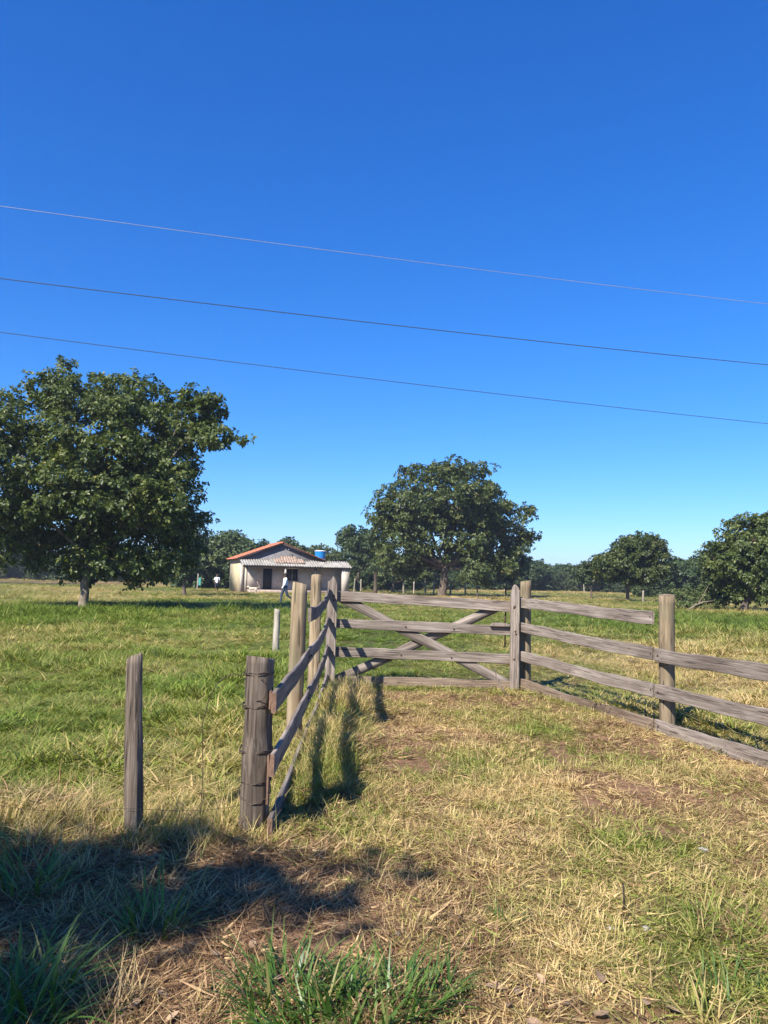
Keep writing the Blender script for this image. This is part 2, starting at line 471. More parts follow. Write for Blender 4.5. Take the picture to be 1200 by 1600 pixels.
def crown_mesh(name, lobes, n_clump, clump_r, n_ros, n_leaf, Ln, Wd, zmin=.3, shell=.55):
    C = np.array([l[0] for l in lobes], float); Rr = np.array([l[1] for l in lobes], float)
    w = Rr[:, 0] * Rr[:, 1] + Rr[:, 1] * Rr[:, 2] + Rr[:, 0] * Rr[:, 2]
    k = rng.choice(len(lobes), n_clump, p=w / w.sum())
    d = unit(rng.normal(size=(n_clump, 3)))
    rad = 1 - shell * rng.random(n_clump) ** 1.6
    P = C[k] + d * Rr[k] * rad[:, None]
    out = unit(d / Rr[k])
    keep = P[:, 2] > zmin
    P, out, k = P[keep], out[keep], k[keep]
    cl_c, cl_k = P.copy(), k.copy()
    n = len(P)
    cs = rng.uniform(.65, 1.25, n)
    off = unit(rng.normal(size=(n, n_ros, 3))) * (rng.random((n, n_ros, 1)) ** .5) * clump_r * cs[:, None, None]
    off[..., 2] *= .75
    RP = (P[:, None] + off).reshape(-1, 3)
    cv = np.repeat(rng.random(n), n_ros)
    ax = unit(unit(off) * .55 + out[:, None] * .5 + np.array([0, 0, .4]) + rng.normal(size=off.shape) * .35).reshape(-1, 3)
    m = len(RP)
    ref = np.where(np.abs(ax[:, 2:3]) < .9, np.array([[0, 0, 1.0]]), np.array([[1.0, 0, 0]]))
    s1 = unit(np.cross(ax, ref)); s2 = np.cross(ax, s1)
    ph = rng.random((m, 1)) * 6.28 + np.arange(n_leaf)[None] * 2.4 + rng.normal(size=(m, n_leaf)) * .3
    el = rng.uniform(-.25, .95, (m, n_leaf))
    radial = s1[:, None] * np.cos(ph)[..., None] + s2[:, None] * np.sin(ph)[..., None]
    D = unit(radial * np.cos(el)[..., None] + ax[:, None] * np.sin(el)[..., None])
    Nn = unit(ax[:, None] - D * np.sum(ax[:, None] * D, -1, keepdims=True) + rng.normal(size=D.shape) * .25)
    S = unit(np.cross(D, Nn))
    sz = rng.uniform(.65, 1.25, (m, n_leaf, 1))
    L_ = Ln * sz; W_ = Wd * sz
    B = RP[:, None] + D * L_ * .12
    tip = RP[:, None] + D * L_ - np.array([0, 0, .12]) * L_
    mid = RP[:, None] + D * L_ * .62
    fold = Nn * W_ * .16
    m1 = mid + S * W_ * .5 + fold; m2 = mid - S * W_ * .5 + fold
    V = np.stack([B, m1, tip, m2], 2).reshape(-1, 3)
    nl = m * n_leaf
    b = np.arange(nl)[:, None] * 4
    T = np.concatenate([b + [0, 1, 2], b + [0, 2, 3]], 1).reshape(-1, 3)
    var = np.clip(.55 * rng.random(nl) ** 1.3 + .35 * np.repeat(cv, n_leaf) + .25 * (rng.random(nl) > .93), 0, 1)
    return np_mesh(name, V, T, [('var', 'FACE', np.repeat(var, 2))]), cl_c, cl_k


def tree(name, label, cat, base, lobes, trunk_h, trunk_r, leaf='leaf_mid', bark='bark', clumps=120, clump_r=.6, ros=10, leaves=8,
         Ln=.2, Wd=.1, lean=(0, 0), depth=None, zmin=.4, twigs=.5, group=None, stems=1, shell=.55, dys=None, lumps=9):
    root = empty(name, at_z(base[0], base[1], -.02))
    tag(root, label, cat, group)
    L3 = []
    for i, (dx, z, rx, rz) in enumerate(lobes):
        ry = (rx * .6 + rz * .5) if depth is None else min(depth, (rx + rz) * .55)
        dy = (0 if i == 0 else rng.uniform(-.55, .55) * (depth or 2.0)) if dys is None else dys[i]
        L3.append(((dx, dy, z), (rx, ry, rz)))
    big = list(L3)
    for k in range(lumps):
        c, rr = big[rng.integers(0, len(big))]
        d = unit(rng.normal(size=3)); d[2] = d[2] * .8 + .1
        s_ = rng.uniform(.12, .26) * max(rr[0], rr[2]) + .12
        p = np.array(c) + d * np.array(rr) * 1.02
        L3.append((tuple(p), (s_ * rng.uniform(.8, 1.5), s_, s_ * rng.uniform(.6, 1.0))))
    me, cc, ck = crown_mesh('crown', L3, clumps, clump_r, ros, leaves, Ln, Wd, zmin, shell)
    crown = mobj('crown', me, M[leaf], root)
    tag(crown, kind='stuff')
    tm = MB()
    fork = np.array([lean[0], lean[1], trunk_h])
    for s in range(stems):
        o = np.array([0, 0, -.25]) if stems == 1 else np.array([rng.uniform(-.5, .5) * trunk_r * 5, rng.uniform(-.5, .5) * trunk_r * 5, -.2])
        ts = np.linspace(0, 1, 9)
        wob = rng.normal(size=(9, 3)) * trunk_r * .12; wob[0] = wob[-1] = 0; wob[:, 2] = 0
        P = o + np.outer(ts, fork - o) + np.outer(np.sin(ts * 3.14), [rng.uniform(-.4, .4) * trunk_r * 2, 0, 0]) + wob
        rr = trunk_r * (1.0 - .25 * ts + .45 * np.exp(-ts * 9)) * (1 if stems == 1 else .6)
        tm.tube(P, rr, 12, jit=.16)
    tm.build('trunk', M[bark], root, smooth=True)
    bm_ = MB()
    for (c, r) in big:
        c = np.array(c) * .88 + fork * .12
        st = fork + np.array([0, 0, -.1])
        mid = st * .45 + c * .55 + np.array([0, 0, -.12 * np.linalg.norm(c - st)]) + rng.normal(size=3) * .06 * np.linalg.norm(c - st)
        ts = np.linspace(0, 1, 7)[:, None]
        P = (1 - ts) ** 2 * st + 2 * ts * (1 - ts) * mid + ts ** 2 * c
        sz = min(1, r[0] / 3 + .3)
        bm_.tube(P, np.linspace(trunk_r * .55 * sz, trunk_r * .16 * sz, 7), 6)
    for j in range(len(cc)):
        if rng.random() < twigs:
            c = np.array(L3[ck[j]][0]); e = cc[j]
            md = (c + e) / 2 + rng.normal(size=3) * .12
            ts = np.linspace(0, 1, 4)[:, None]
            P = (1 - ts) ** 2 * c + 2 * ts * (1 - ts) * md + ts ** 2 * e
            bm_.tube(P, np.linspace(trunk_r * .13, trunk_r * .04, 4), 4, cap=False)
    tag(bm_.build('branches', M[bark], root, smooth=True), kind='stuff')
    return root


tree('broadleaf_tree', 'large dark broadleaf tree with a short pale trunk standing in the bright green grass', 'tree', (-13.1, 34.0),
     [(1.0, 7.4, 3.8, 3.1), (-1.4, 9.7, 2.0, 1.4), (1.4, 9.9, 2.2, .9), (4.0, 8.2, 1.3, 1.5), (5.6, 7.6, 1.1, .6), (-3.5, 5.9, 2.4, 3.2), (1.8, 3.9, 3.2, 1.9),
      (4.0, 4.6, 1.0, 1.3), (-.6, 2.2, 1.3, 1.0), (-3.3, 3.1, 1.9, 1.4), (2.0, 2.1, 2.9, .8), (.8, 5.4, 4.2, 2.2), (4.6, 9.2, .5, .6), (5.5, 8.8, .8, .6), (-4.0, 8.0, 1.6, 1.4)],
     2.4, .205, 'leaf_dark', 'bark_pale', clumps=1230, clump_r=.52, ros=11, leaves=9, Ln=.21, Wd=.11, lean=(.22, .1), depth=3.6, zmin=1.2, twigs=.12, shell=.55, lumps=26)
tree('round_tree', 'small dark rounded tree half hidden behind the largest tree', 'tree', (-15.3, 60),
     [(-.2, 3.6, 1.8, 2.4), (-1.3, 5.2, 1.9, 2.1)], 1.6, .16, 'leaf_mid', clumps=150, clump_r=.6, ros=9, leaves=8, Ln=.26, Wd=.13, depth=2)
tree('spreading_tree', 'far spreading tree with a shadow on the dirt strip', 'tree', (-50, 98),
     [(-.4, 6.0, 6.0, 3.8), (4.4, 5.2, 3.4, 2.5), (-5, 5, 3, 3)], 2.2, .25, 'leaf_mid', clumps=220, clump_r=.9, ros=8, leaves=8, Ln=.4, Wd=.2, depth=4)
tree('open_crowned_tree', 'tall tree with a wide uneven crown rising behind the middle of the gate', 'tree', (5.9, 77),
     [(.5, 9.9, 4.8, 3.0), (4.4, 8.7, 2.9, 2.9), (6.3, 5.9, 2.4, 2.8), (-3.4, 8.8, 3.5, 2.8), (-4.6, 5.2, 2.6, 2.5), (.6, 6.4, 5.2, 2.9), (8.8, 6.3, .8, .5), (5.1, 3.2, 2.8, 1.2),
      (-6.1, 8.2, 1.4, 1.5), (-2.6, 3.2, 2.4, .9), (2.1, 12.7, 3.0, 1.0), (-2.8, 12.4, 1.6, .9), (7.9, 8.5, .9, .8)],
     3.0, .42, 'leaf_dark', 'bark', clumps=1000, clump_r=.75, ros=9, leaves=8, Ln=.34, Wd=.18, lean=(.4, 0), depth=4.5, zmin=1.8, twigs=.15, lumps=22)
tree('dense_tree', 'dense dark tree between the blue water tank and the tall open crowned tree', 'tree', (-3.0, 97),
     [(-.1, 5.9, 2.8, 2.2), (-1.4, 6.7, 1.3, 1.2), (2.3, 5.2, 3.0, 2.6)], 2.5, .22, 'leaf_mid', clumps=190, clump_r=.7, ros=8, leaves=8, Ln=.36, Wd=.18, depth=3)
tree('olive_shrub_tree', 'low olive green bushy tree beside the right end of the house', 'tree', (-5.9, 93),
     [(-.3, 3.0, 2.2, 1.7), (-1.6, 4.1, 1.6, 1.2), (1.4, 2.6, 1.6, 1.5)], 1.2, .14, 'leaf_olive', clumps=130, clump_r=.6, ros=8, leaves=8, Ln=.3, Wd=.15, depth=2, stems=2)
tree('olive_shrub_tree', 'low spreading olive tree just right of the small palm', 'tree', (1.2, 88),
     [(.3, 3.0, 2.7, 1.7), (2.8, 2.9, 2.0, 1.5)], 1.3, .15, 'leaf_olive', clumps=140, clump_r=.6, ros=8, leaves=8, Ln=.3, Wd=.15, depth=2.4, stems=3)
tree('sapling', 'slim sapling with a light green crown left of the gate latch post', 'tree', (8.6, 70),
     [(0, 2.6, 1.3, 1.2), (-.6, 2.1, 1.1, .8), (.6, 1.9, 1.0, .7)], 1.2, .09, 'leaf_olive', clumps=90, clump_r=.4, ros=7, leaves=8, Ln=.24, Wd=.12, depth=1)
tree('sapling', 'thin bare stemmed young tree under the right edge of the tall open crown', 'tree', (13.5, 84),
     [(.5, 3.4, 1.6, 1.7), (1.8, 3.8, 1.3, 1.5), (-.2, 2.6, 1.0, 1.0)], 1.7, .1, 'leaf_mid', clumps=100, clump_r=.5, ros=7, leaves=8, Ln=.28, Wd=.14, depth=1.3)
tree('two_stemmed_tree', 'dark tree with a flat bottomed crown standing alone behind the right wing of the fence', 'tree', (22.9, 72),
     [(.6, 4.6, 2.2, 1.6), (2.5, 3.6, 1.7, 1.6), (-1.2, 3.4, 2.2, 1.3), (.6, 2.5, 2.8, .7), (1.2, 5.5, 1.6, .7)], 1.9, .17, 'leaf_dark', clumps=400, clump_r=.5, ros=9, leaves=8, Ln=.28, Wd=.14, depth=2.4, zmin=1.2, lumps=4)
tree('small_tree', 'small tree touching the left side of the flat bottomed dark tree', 'tree', (22.8, 84),
     [(.4, 2.9, 1.7, 1.4), (-.9, 2.6, 1.0, 1.0), (1.1, 3.9, 1.3, .9)], 1.4, .11, 'leaf_mid', clumps=110, clump_r=.5, ros=8, leaves=8, Ln=.3, Wd=.15, depth=1.5)
tree('low_branching_tree', 'big grey green tree with low crooked limbs and foliage down to the grass', 'tree', (23.9, 51),
     [(.5, 4.8, 2.0, 1.7), (-1.2, 3.0, 1.5, 1.6), (1.8, 3.6, 2.8, 2.6), (.9, 1.7, 2.3, .9), (4.3, 4.0, 2.8, 2.6), (-2.0, 3.1, .8, 1.0), (2.6, 5.3, 2.2, 1.4), (-.4, 1.2, 1.8, .8), (2.8, 1.1, 2.4, .8)],
     1.0, .26, 'leaf_dark', 'bark', clumps=820, clump_r=.48, ros=9, leaves=9, Ln=.24, Wd=.12, depth=2.6, zmin=.5, lean=(.4, .2), twigs=.3, lumps=5)
tree('leafy_bush', 'low yellow green bush with pale dead sticks in front of the low branching tree', 'bush', (21.4, 52.5),
     [(.1, .9, 1.4, .6), (-.7, .7, 1.0, .5), (1.1, 1.0, .9, .7)], .3, .05, 'leaf_olive', clumps=110, clump_r=.35, ros=8, leaves=8, Ln=.17, Wd=.08, depth=1, zmin=.1, stems=4)
tree('roadside_shade_tree', 'roadside tree whose dappled shade falls on the foreground grass', 'tree', (-8.6, -5.6),
     [(2.05, 6.3, .75, .4), (4.15, 6.2, .55, .4), (3.35, 6.0, .42, .25), (1.0, 6.3, 1.5, .6), (4.45, 6.1, .34, .2), (2.0, 7.0, 1.2, .5), (3.6, 6.0, .45, .25), (3.4, 6.2, .8, .3), (1.2, 7.6, 2.2, 1.2), (4.6, 6.6, 1.6, .9), (-1.8, 6.8, 2.0, 1.4), (2.6, 5.6, 1.2, .6), (3.3, 6.3, .6, .35)],
     4.2, .22, 'leaf_dark', 'bark', clumps=440, clump_r=.33, ros=7, leaves=8, Ln=.16, Wd=.08, depth=.9, zmin=4.5, lean=(.8, 1.2), twigs=.4, lumps=0,
     dys=[3.8, 3.9, 3.0, 3.6, 3.95, 3.4, 2.6, 4.0, -.6, -.2, .2, .6, 3.65])


def palm(base):
    root = empty('small_palm', at_z(*base))
    tag(root, 'small fan of palm fronds on a thick grey trunk beside the olive trees', 'palm')
    b = MB()
    b.tube([(0, 0, -.2), (.02, 0, .8), (.0, .03, 1.7), (.03, 0, 2.5)], [.26, .2, .17, .2], 10, jit=.12)
    b.build('trunk', M['bark'], root, smooth=True)
    for i in range(15):
        a = i * 2.4; el = rng.uniform(.1, 1.3)
        f = MB()
        L_ = rng.uniform(1.5, 2.1)
        ts = np.linspace(0, 1, 9)
        hd = np.array([math.cos(a), math.sin(a), 0])
        P = np.array([0, 0, 2.5]) + np.outer(ts * L_ * math.cos(el), hd) + np.outer(ts * L_ * math.sin(el) - ts ** 2 * L_ * .75, [0, 0, 1])
        f.tube(P, np.linspace(.025, .006, 9), 4)
        sd = np.array([-hd[1], hd[0], 0])
        for k in range(2, 9):
            for s in (-1, 1):
                for e in (0, .5):
                    p = P[k] if e == 0 else (P[k] + P[k - 1]) / 2
                    l = .5 * (1 - .4 * abs(ts[k] - .5))
                    tip = p + sd * s * l + hd * .3 * l + np.array([0, 0, -.35 * l])
                    q = hd * .035
                    f.add([p - q, p + q, tip], [], [(0, 1, 2)])
        me = f.mesh('frond')
        a_ = me.attributes.new('var', 'FLOAT', 'FACE'); a_.data.foreach_set('value', np.full(len(me.polygons), rng.random() * .7, dtype=np.float32))
        mobj('frond', me, M['leaf_mid'], root)


palm((-.75, 82))


# ------------------------------------------------------------------ scattering of uncountable growth (grass, far wood)
def scatter(name, pts, rot, scl, idx, dry, sources, label=None):
    src = bpy.data.collections.new(name + '_shapes')
    for i, me in enumerate(sources):
        src.objects.link(bpy.data.objects.new('%s_shape_%02d' % (name, i), me))
    me = bpy.data.meshes.new(name)
    n = len(pts)
    me.vertices.add(n); me.vertices.foreach_set('co', np.asarray(pts, np.float32).ravel())
    a = me.attributes.new('rot', 'FLOAT_VECTOR', 'POINT'); a.data.foreach_set('vector', np.asarray(rot, np.float32).ravel())
    a = me.attributes.new('scl', 'FLOAT_VECTOR', 'POINT'); a.data.foreach_set('vector', np.asarray(scl, np.float32).ravel())
    a = me.attributes.new('idx', 'INT', 'POINT'); a.data.foreach_set('value', np.asarray(idx, np.int32))
    a = me.attributes.new('dry', 'FLOAT', 'POINT'); a.data.foreach_set('value', np.asarray(dry, np.float32))
    o = link(bpy.data.objects.new(name, me))
    tag(o, label, None, None, 'stuff')
    g = bpy.data.node_groups.new(name + '_scatter', 'GeometryNodeTree')
    g.interface.new_socket('Geometry', in_out='INPUT', socket_type='NodeSocketGeometry')
    g.interface.new_socket('Geometry', in_out='OUTPUT', socket_type='NodeSocketGeometry')
    N, L = g.nodes, g.links
    gi = N.new('NodeGroupInput'); go = N.new('NodeGroupOutput')
    ci = N.new('GeometryNodeCollectionInfo'); ci.inputs[0].default_value = src; ci.inputs['Separate Children'].default_value = True; ci.inputs['Reset Children'].default_value = True
    ip = N.new('GeometryNodeInstanceOnPoints'); ip.inputs['Pick Instance'].default_value = True

    def named(nm, t):
        q = N.new('GeometryNodeInputNamedAttribute'); q.data_type = t; q.inputs['Name'].default_value = nm
        return q.outputs['Attribute']
    er = N.new('FunctionNodeEulerToRotation')
    L.new(named('rot', 'FLOAT_VECTOR'), er.inputs[0])
    L.new(gi.outputs[0], ip.inputs['Points']); L.new(ci.outputs[0], ip.inputs['Instance'])
    L.new(named('idx', 'INT'), ip.inputs['Instance Index']); L.new(er.outputs[0], ip.inputs['Rotation']); L.new(named('scl', 'FLOAT_VECTOR'), ip.inputs['Scale'])
    L.new(ip.outputs[0], go.inputs[0])
    md = o.modifiers.new('scatter', 'NODES'); md.node_group = g
    return o


def blades(n, spread, Lr, Wr, lean, curve, seg=3, two_sided_var=True, fold=0.0):
    """n grass blades rooted in a disc; returns mesh arrays"""
    r = spread * np.sqrt(rng.random(n)); a0 = rng.random(n) * 6.283
    b = np.stack([r * np.cos(a0), r * np.sin(a0), np.full(n, -.008)], 1)
    az = a0 + rng.normal(size=n) * 1.1
    L_ = rng.uniform(*Lr, n); W_ = rng.uniform(*Wr, n)
    th = rng.uniform(*lean, n); cv = rng.uniform(*curve, n)
    hd = np.stack([np.cos(az), np.sin(az), np.zeros(n)], 1)
    sd = np.stack([-np.sin(az), np.cos(az), np.zeros(n)], 1)
    tw = rng.normal(size=n) * .5
    P = [b]; p = b.copy(); t = th.copy()
    for k in range(seg):
        p = p + (hd * np.sin(t)[:, None] + np.array([0, 0, 1.0]) * np.cos(t)[:, None]) * (L_ / seg)[:, None]
        P.append(p.copy()); t = t + cv / seg
    V = []; Q = []; T = []
    prof = np.interp(np.linspace(0, 1, seg + 1), [0, .35, 1], [.7, 1, 0])
    sv = sd * np.cos(tw)[:, None] + np.array([0, 0, 1.0]) * np.sin(tw)[:, None] * .4
    m = 2 * seg + 1
    for k in range(seg):
        V += [P[k] - sv * (W_ * prof[k] / 2)[:, None], P[k] + sv * (W_ * prof[k] / 2)[:, None]]
    V.append(P[seg])
    V = np.stack(V, 1).reshape(-1, 3)
    bi = np.arange(n)[:, None] * m
    for k in range(seg - 1):
        Q.append(bi + [2 * k, 2 * k + 1, 2 * k + 3, 2 * k + 2])
    T = bi + [2 * seg - 2, 2 * seg - 1, 2 * seg]
    Q = np.concatenate(Q) if Q else np.zeros((0, 4), int)
    var = rng.random(n)
    fv = np.concatenate([np.tile(var, seg - 1), var])
    return V, Q, T, fv


def tuft_mesh(name, mat, *args, **kw):
    V, Q, T, fv = blades(*args, **kw)
    V[:, 2] = np.maximum(V[:, 2], -.012 + .02 * rng.random(len(V)))
    me = np_mesh(name, V, [Q, T], [('var', 'FACE', fv)])
    me.materials.append(mat)
    return me


M['litter'] = leaf_mat('brown_dead_grass', [(0, (.10, .052, .026)), (.5, (.24, .14, .072)), (.85, (.36, .235, .12)), (1, (.44, .31, .16))], transl=.12, rough=.7, spec=.2)
G = M['grass']
tufts = []
for i in range(3):   # 0-2 flattened dry thatch
    tufts.append(tuft_mesh('thatch', G, 32, .13, (.06, .17), (.0035, .0075), (1.05, 1.5), (-.1, .3), seg=2))
for i in range(3):   # 3-5 short turf
    tufts.append(tuft_mesh('short_turf', G, 26, .09, (.035, .10), (.004, .008), (.2, 1.2), (.1, .7), seg=2))
for i in range(3):   # 6-8 arching green grass
    tufts.append(tuft_mesh('arching_grass', G, 26, .08, (.12, .30), (.006, .011), (.1, .9), (.3, 1.2)))
for i in range(2):   # 9-10 tall fine stems
    tufts.append(tuft_mesh('fine_stems', G, 26, .10, (.18, .42), (.003, .006), (.05, .7), (.1, .9)))
for i in range(2):   # 11-12 broad strap blades
    tufts.append(tuft_mesh('strap_blades', G, 18, .07, (.18, .42), (.013, .022), (.15, .9), (.5, 1.4)))
for i in range(2):   # 13-14 low broad weed leaves
    tufts.append(tuft_mesh('weed_leaves', G, 16, .07, (.05, .12), (.025, .045), (.5, 1.3), (.1, .6), seg=2))

for i in range(2):   # 15-16 brown matted litter
    tufts.append(tuft_mesh('brown_litter', M['litter'], 34, .14, (.07, .2), (.0035, .0075), (1.0, 1.55), (-.2, .4), seg=2))


def grass_points():
    bands = [(1.5, 4, 330, .85), (4, 6, 280, .9), (6, 9, 215, 1.0), (9, 12, 165, 1.05), (12, 16, 100, 1.15), (16, 22, 60, 1.3), (22, 30, 36, 1.5),
             (30, 42, 21, 1.75), (42, 60, 11, 2.1), (60, 90, 5.5, 2.6), (90, 150, 2.0, 3.4)]
    PX, PY, S = [], [], []
    for (y0, y1, den, s) in bands:
        hw1 = .52 * y1 + 2.2
        n = int(den * (y1 - y0) * 2 * hw1)
        x = rng.uniform(-hw1, hw1, n); y = rng.uniform(y0, y1, n)
        k = np.abs(x) < .52 * y + 2.2
        PX.append(x[k]); PY.append(y[k]); S.append(np.full(k.sum(), s))
    x = np.concatenate(PX); y = np.concatenate(PY); s = np.concatenate(S)
    n = len(x)
    L = lawn_mask(x, y); d = dryness(x, y)
    u = rng.random(n); n1 = vnoise(x, y, .9, 41); n2 = vnoise(x, y, 2.5, 42)
    strip = np.exp(-((x + .42) / .24) ** 2) * sstep(5.0, 5.8, y) * (1 - sstep(11.2, 11.7, y))
    front = (1 - sstep(4.7, 5.3, y)) * (1 - sstep(-.6, -.2, x))       # rank growth at the roadside fence line
    fline = np.exp(-((y - 5.0) / .3) ** 2) * (1 - sstep(-.9, -.5, x))
    idx = np.zeros(n, int); hs_ = np.ones(n); ws = np.ones(n)
    # entrance lawn
    r3 = rng.integers(0, 3, n); r2 = rng.integers(0, 2, n)
    thatchy = u < .30 + .35 * d
    idx = np.where(thatchy, r3, 3 + r3)
    green_t = (u > .985) & (d < .55)
    idx = np.where(green_t, 6 + r3, idx); hs_ = np.where(green_t, .55, hs_)
    hs_ = np.where(~thatchy & ~green_t, .75 + .35 * vnoise(x, y, .6, 44), hs_)
    # pasture
    past = L < rng.uniform(.3, .7, n)
    u2 = rng.random(n)
    pi_ = np.where(u2 < .40, 3 + r3, np.where(u2 < .78, 6 + r3, np.where(u2 < .86, 9 + r2, np.where(u2 < .95, 11 + r2, 13 + r2))))
    clumpy = n1 > .62
    pi_ = np.where(clumpy & (u2 > .3) & (y < 30), np.where(u2 < .6, 6 + r3, 11 + r2), pi_)
    ph = (.21 + .40 * n2 * (.3 + n1)) * np.where(n1 > .66, 1.45, 1.0)
    mown = (x > -1) & (x < 6) & (y > 11.5) & (y < 26)
    pi_ = np.where(mown, np.where(u2 < .72, 3 + r3, 6 + r3), pi_); ph = np.where(mown, ph * .75, ph)
    lush = np.exp(-((y - 33) / 6.0) ** 2) * (1 - sstep(-6, -2, x)) + np.exp(-((y - 30) / 8.0) ** 2) * sstep(6, 11, x)
    ph = ph * (1 + .8 * lush)
    pi_ = np.where((rng.random(n) < .7 * lush), np.where(u2 < .5, 6 + r3, 11 + r2), pi_)
    idx = np.where(past, pi_, idx); hs_ = np.where(past, ph, hs_)
    # strip under the left wing
    st = rng.random(n) < strip * 1.2
    idx = np.where(st, np.where(u2 < .55, 9 + r2, np.where(u2 < .9, 6 + r3, 3 + r3)), idx); hs_ = np.where(st, .36 + .35 * n1, hs_)
    d = np.where(st, np.clip(.62 + .6 * (n1 - .5) + .4 * (rng.random(n) - .5), 0, 1), d)
    # verge
    fr = rng.random(n) < front
    idx = np.where(fr, np.where(u2 < .08, r3, np.where(u2 < .84, 15 + r2, np.where(u2 < .92, 3 + r3, np.where(u2 < .97, 9 + r2, 6 + r3)))), idx); hs_ = np.where(fr, .30 + .3 * n1, hs_)
    fl = rng.random(n) < fline * .8
    idx = np.where(fl, np.where(u2 < .6, 9 + r2, r3), idx); hs_ = np.where(fl, .5, hs_)
    lit2 = (L > .4) & (rng.random(n) < .40 * sstep(.45, .75, vnoise(x, y, .8, 48)) + .05)
    lit2 |= (y < 4.7) & (x > -.9) & (x < .9) & (rng.random(n) < .5 * (1 - sstep(.2, .9, x)))
    idx = np.where(lit2, 15 + r2, idx)
    d = np.where(fl, np.clip(.55 + .5 * (rng.random(n) - .4), 0, 1), d)
    d = np.clip(d + rng.normal(size=n) * .10, 0, 1)
    sc_ = s * rng.uniform(.75, 1.25, n)
    zf = sc_ * hs_ * np.where(s > 1.08, (s / 1.08) ** -.72, 1.0)
    scl = np.stack([sc_ * ws, sc_ * ws, zf], 1)
    flat = (idx < 3) | (idx > 14)
    scl[flat, 2] = sc_[flat] * .8
    z = height(x, y)
    rot = np.stack([rng.normal(size=n) * .10, rng.normal(size=n) * .10, rng.random(n) * 6.283], 1)
    # keep out of the house, porch and bare strips
    c, s_ = math.cos(R(18)), math.sin(R(18))
    uu = (x + 14.4) * c + (y - 77.8) * s_; vv = -(x + 14.4) * s_ + (y - 77.8) * c
    keep = ~((uu > -.6) & (uu < 11.6) & (vv > -2.2) & (vv < 8))
    bare = (np.exp(-((y - 118) / 9.0) ** 2) * (1 - sstep(-40, -22, x)) > rng.random(n) * .9)
    bare |= (np.exp(-((y - 78 - .3 * (x + 14)) / 3.0) ** 2) * sstep(-24, -19, x) * (1 - sstep(-9, -4, x)) > rng.random(n) * .8)
    lb = (L > .5) & (vnoise(x, y, .7, 21) > .56) & (rng.random(n) < .62)
    lb |= (y < 4.6) & (x < .5) & (rng.random(n) < .12 + .35 * sstep(.5, .8, vnoise(x, y, .5, 47)))
    keep &= ~bare & ~lb
    return np.stack([x, y, z], 1)[keep], rot[keep], scl[keep], idx[keep], d[keep]


gp = grass_points()
print('grass tufts', len(gp[0]))
scatter('grass', *gp, tufts, 'mixed green and straw coloured pasture grass covering the ground')

# far wood: crowns too far away to tell apart
wood_shapes = []
for i in range(5):
    rx, rz_ = rng.uniform(1.6, 2.4), rng.uniform(1.2, 1.9)
    lb = [((0, 0, rz_ + .9), (rx, rx, rz_)), ((rng.uniform(-1, 1), rng.uniform(-1, 1), rz_ * 1.6), (rx * .7, rx * .7, rz_ * .7)), ((rng.uniform(-1.4, 1.4), 0, .9), (rx * .8, rx * .8, .8))]
    me, _, _ = crown_mesh('far_crown', lb, 90, .6, 9, 7, .33, .18, zmin=.0)
    me.materials.append(M['leaf_mid' if i < 3 else 'leaf_olive'])
    wood_shapes.append(me)
pts = []
for (y0, y1, n) in [(108, 150, 320), (150, 230, 800), (230, 360, 1500), (360, 520, 1500)]:
    y = rng.uniform(y0, y1, n); x = rng.uniform(-.75, .75, n) * y
    pts.append(np.stack([x, y], 1))
pts = np.concatenate(pts)
# scrub closer in, behind the house and to the right of it
pts = np.concatenate([pts, np.stack([rng.uniform(-34, -13, 70), rng.uniform(92, 112, 70)], 1), np.stack([rng.uniform(27, 75, 60), rng.uniform(100, 115, 60)], 1)])
x, y = pts[:, 0], pts[:, 1]
# an open field runs up to about 140 m on the right of the tall tree, and a dirt strip on the left
keep = ~((x > .1 * y) & (x < .33 * y) & (y < 140)) & ~((x < -24) & (y < 135))
x, y = x[keep], y[keep]
n = len(x)
s = rng.uniform(.7, 1.3, n) * np.where((x < -8) & (y < 115), 1.25, 1.0) * np.where(y > 230, 1.35, 1)
scatter('distant_woodland', np.stack([x, y, height(x, y) - .2], 1), np.stack([np.zeros(n), np.zeros(n), rng.random(n) * 6.28], 1),
        np.stack([s * rng.uniform(.9, 1.3, n), s * rng.uniform(.9, 1.3, n), s], 1), rng.integers(0, 5, n), np.zeros(n), wood_shapes, 'far band of scrub and woodland along the end of the fields')


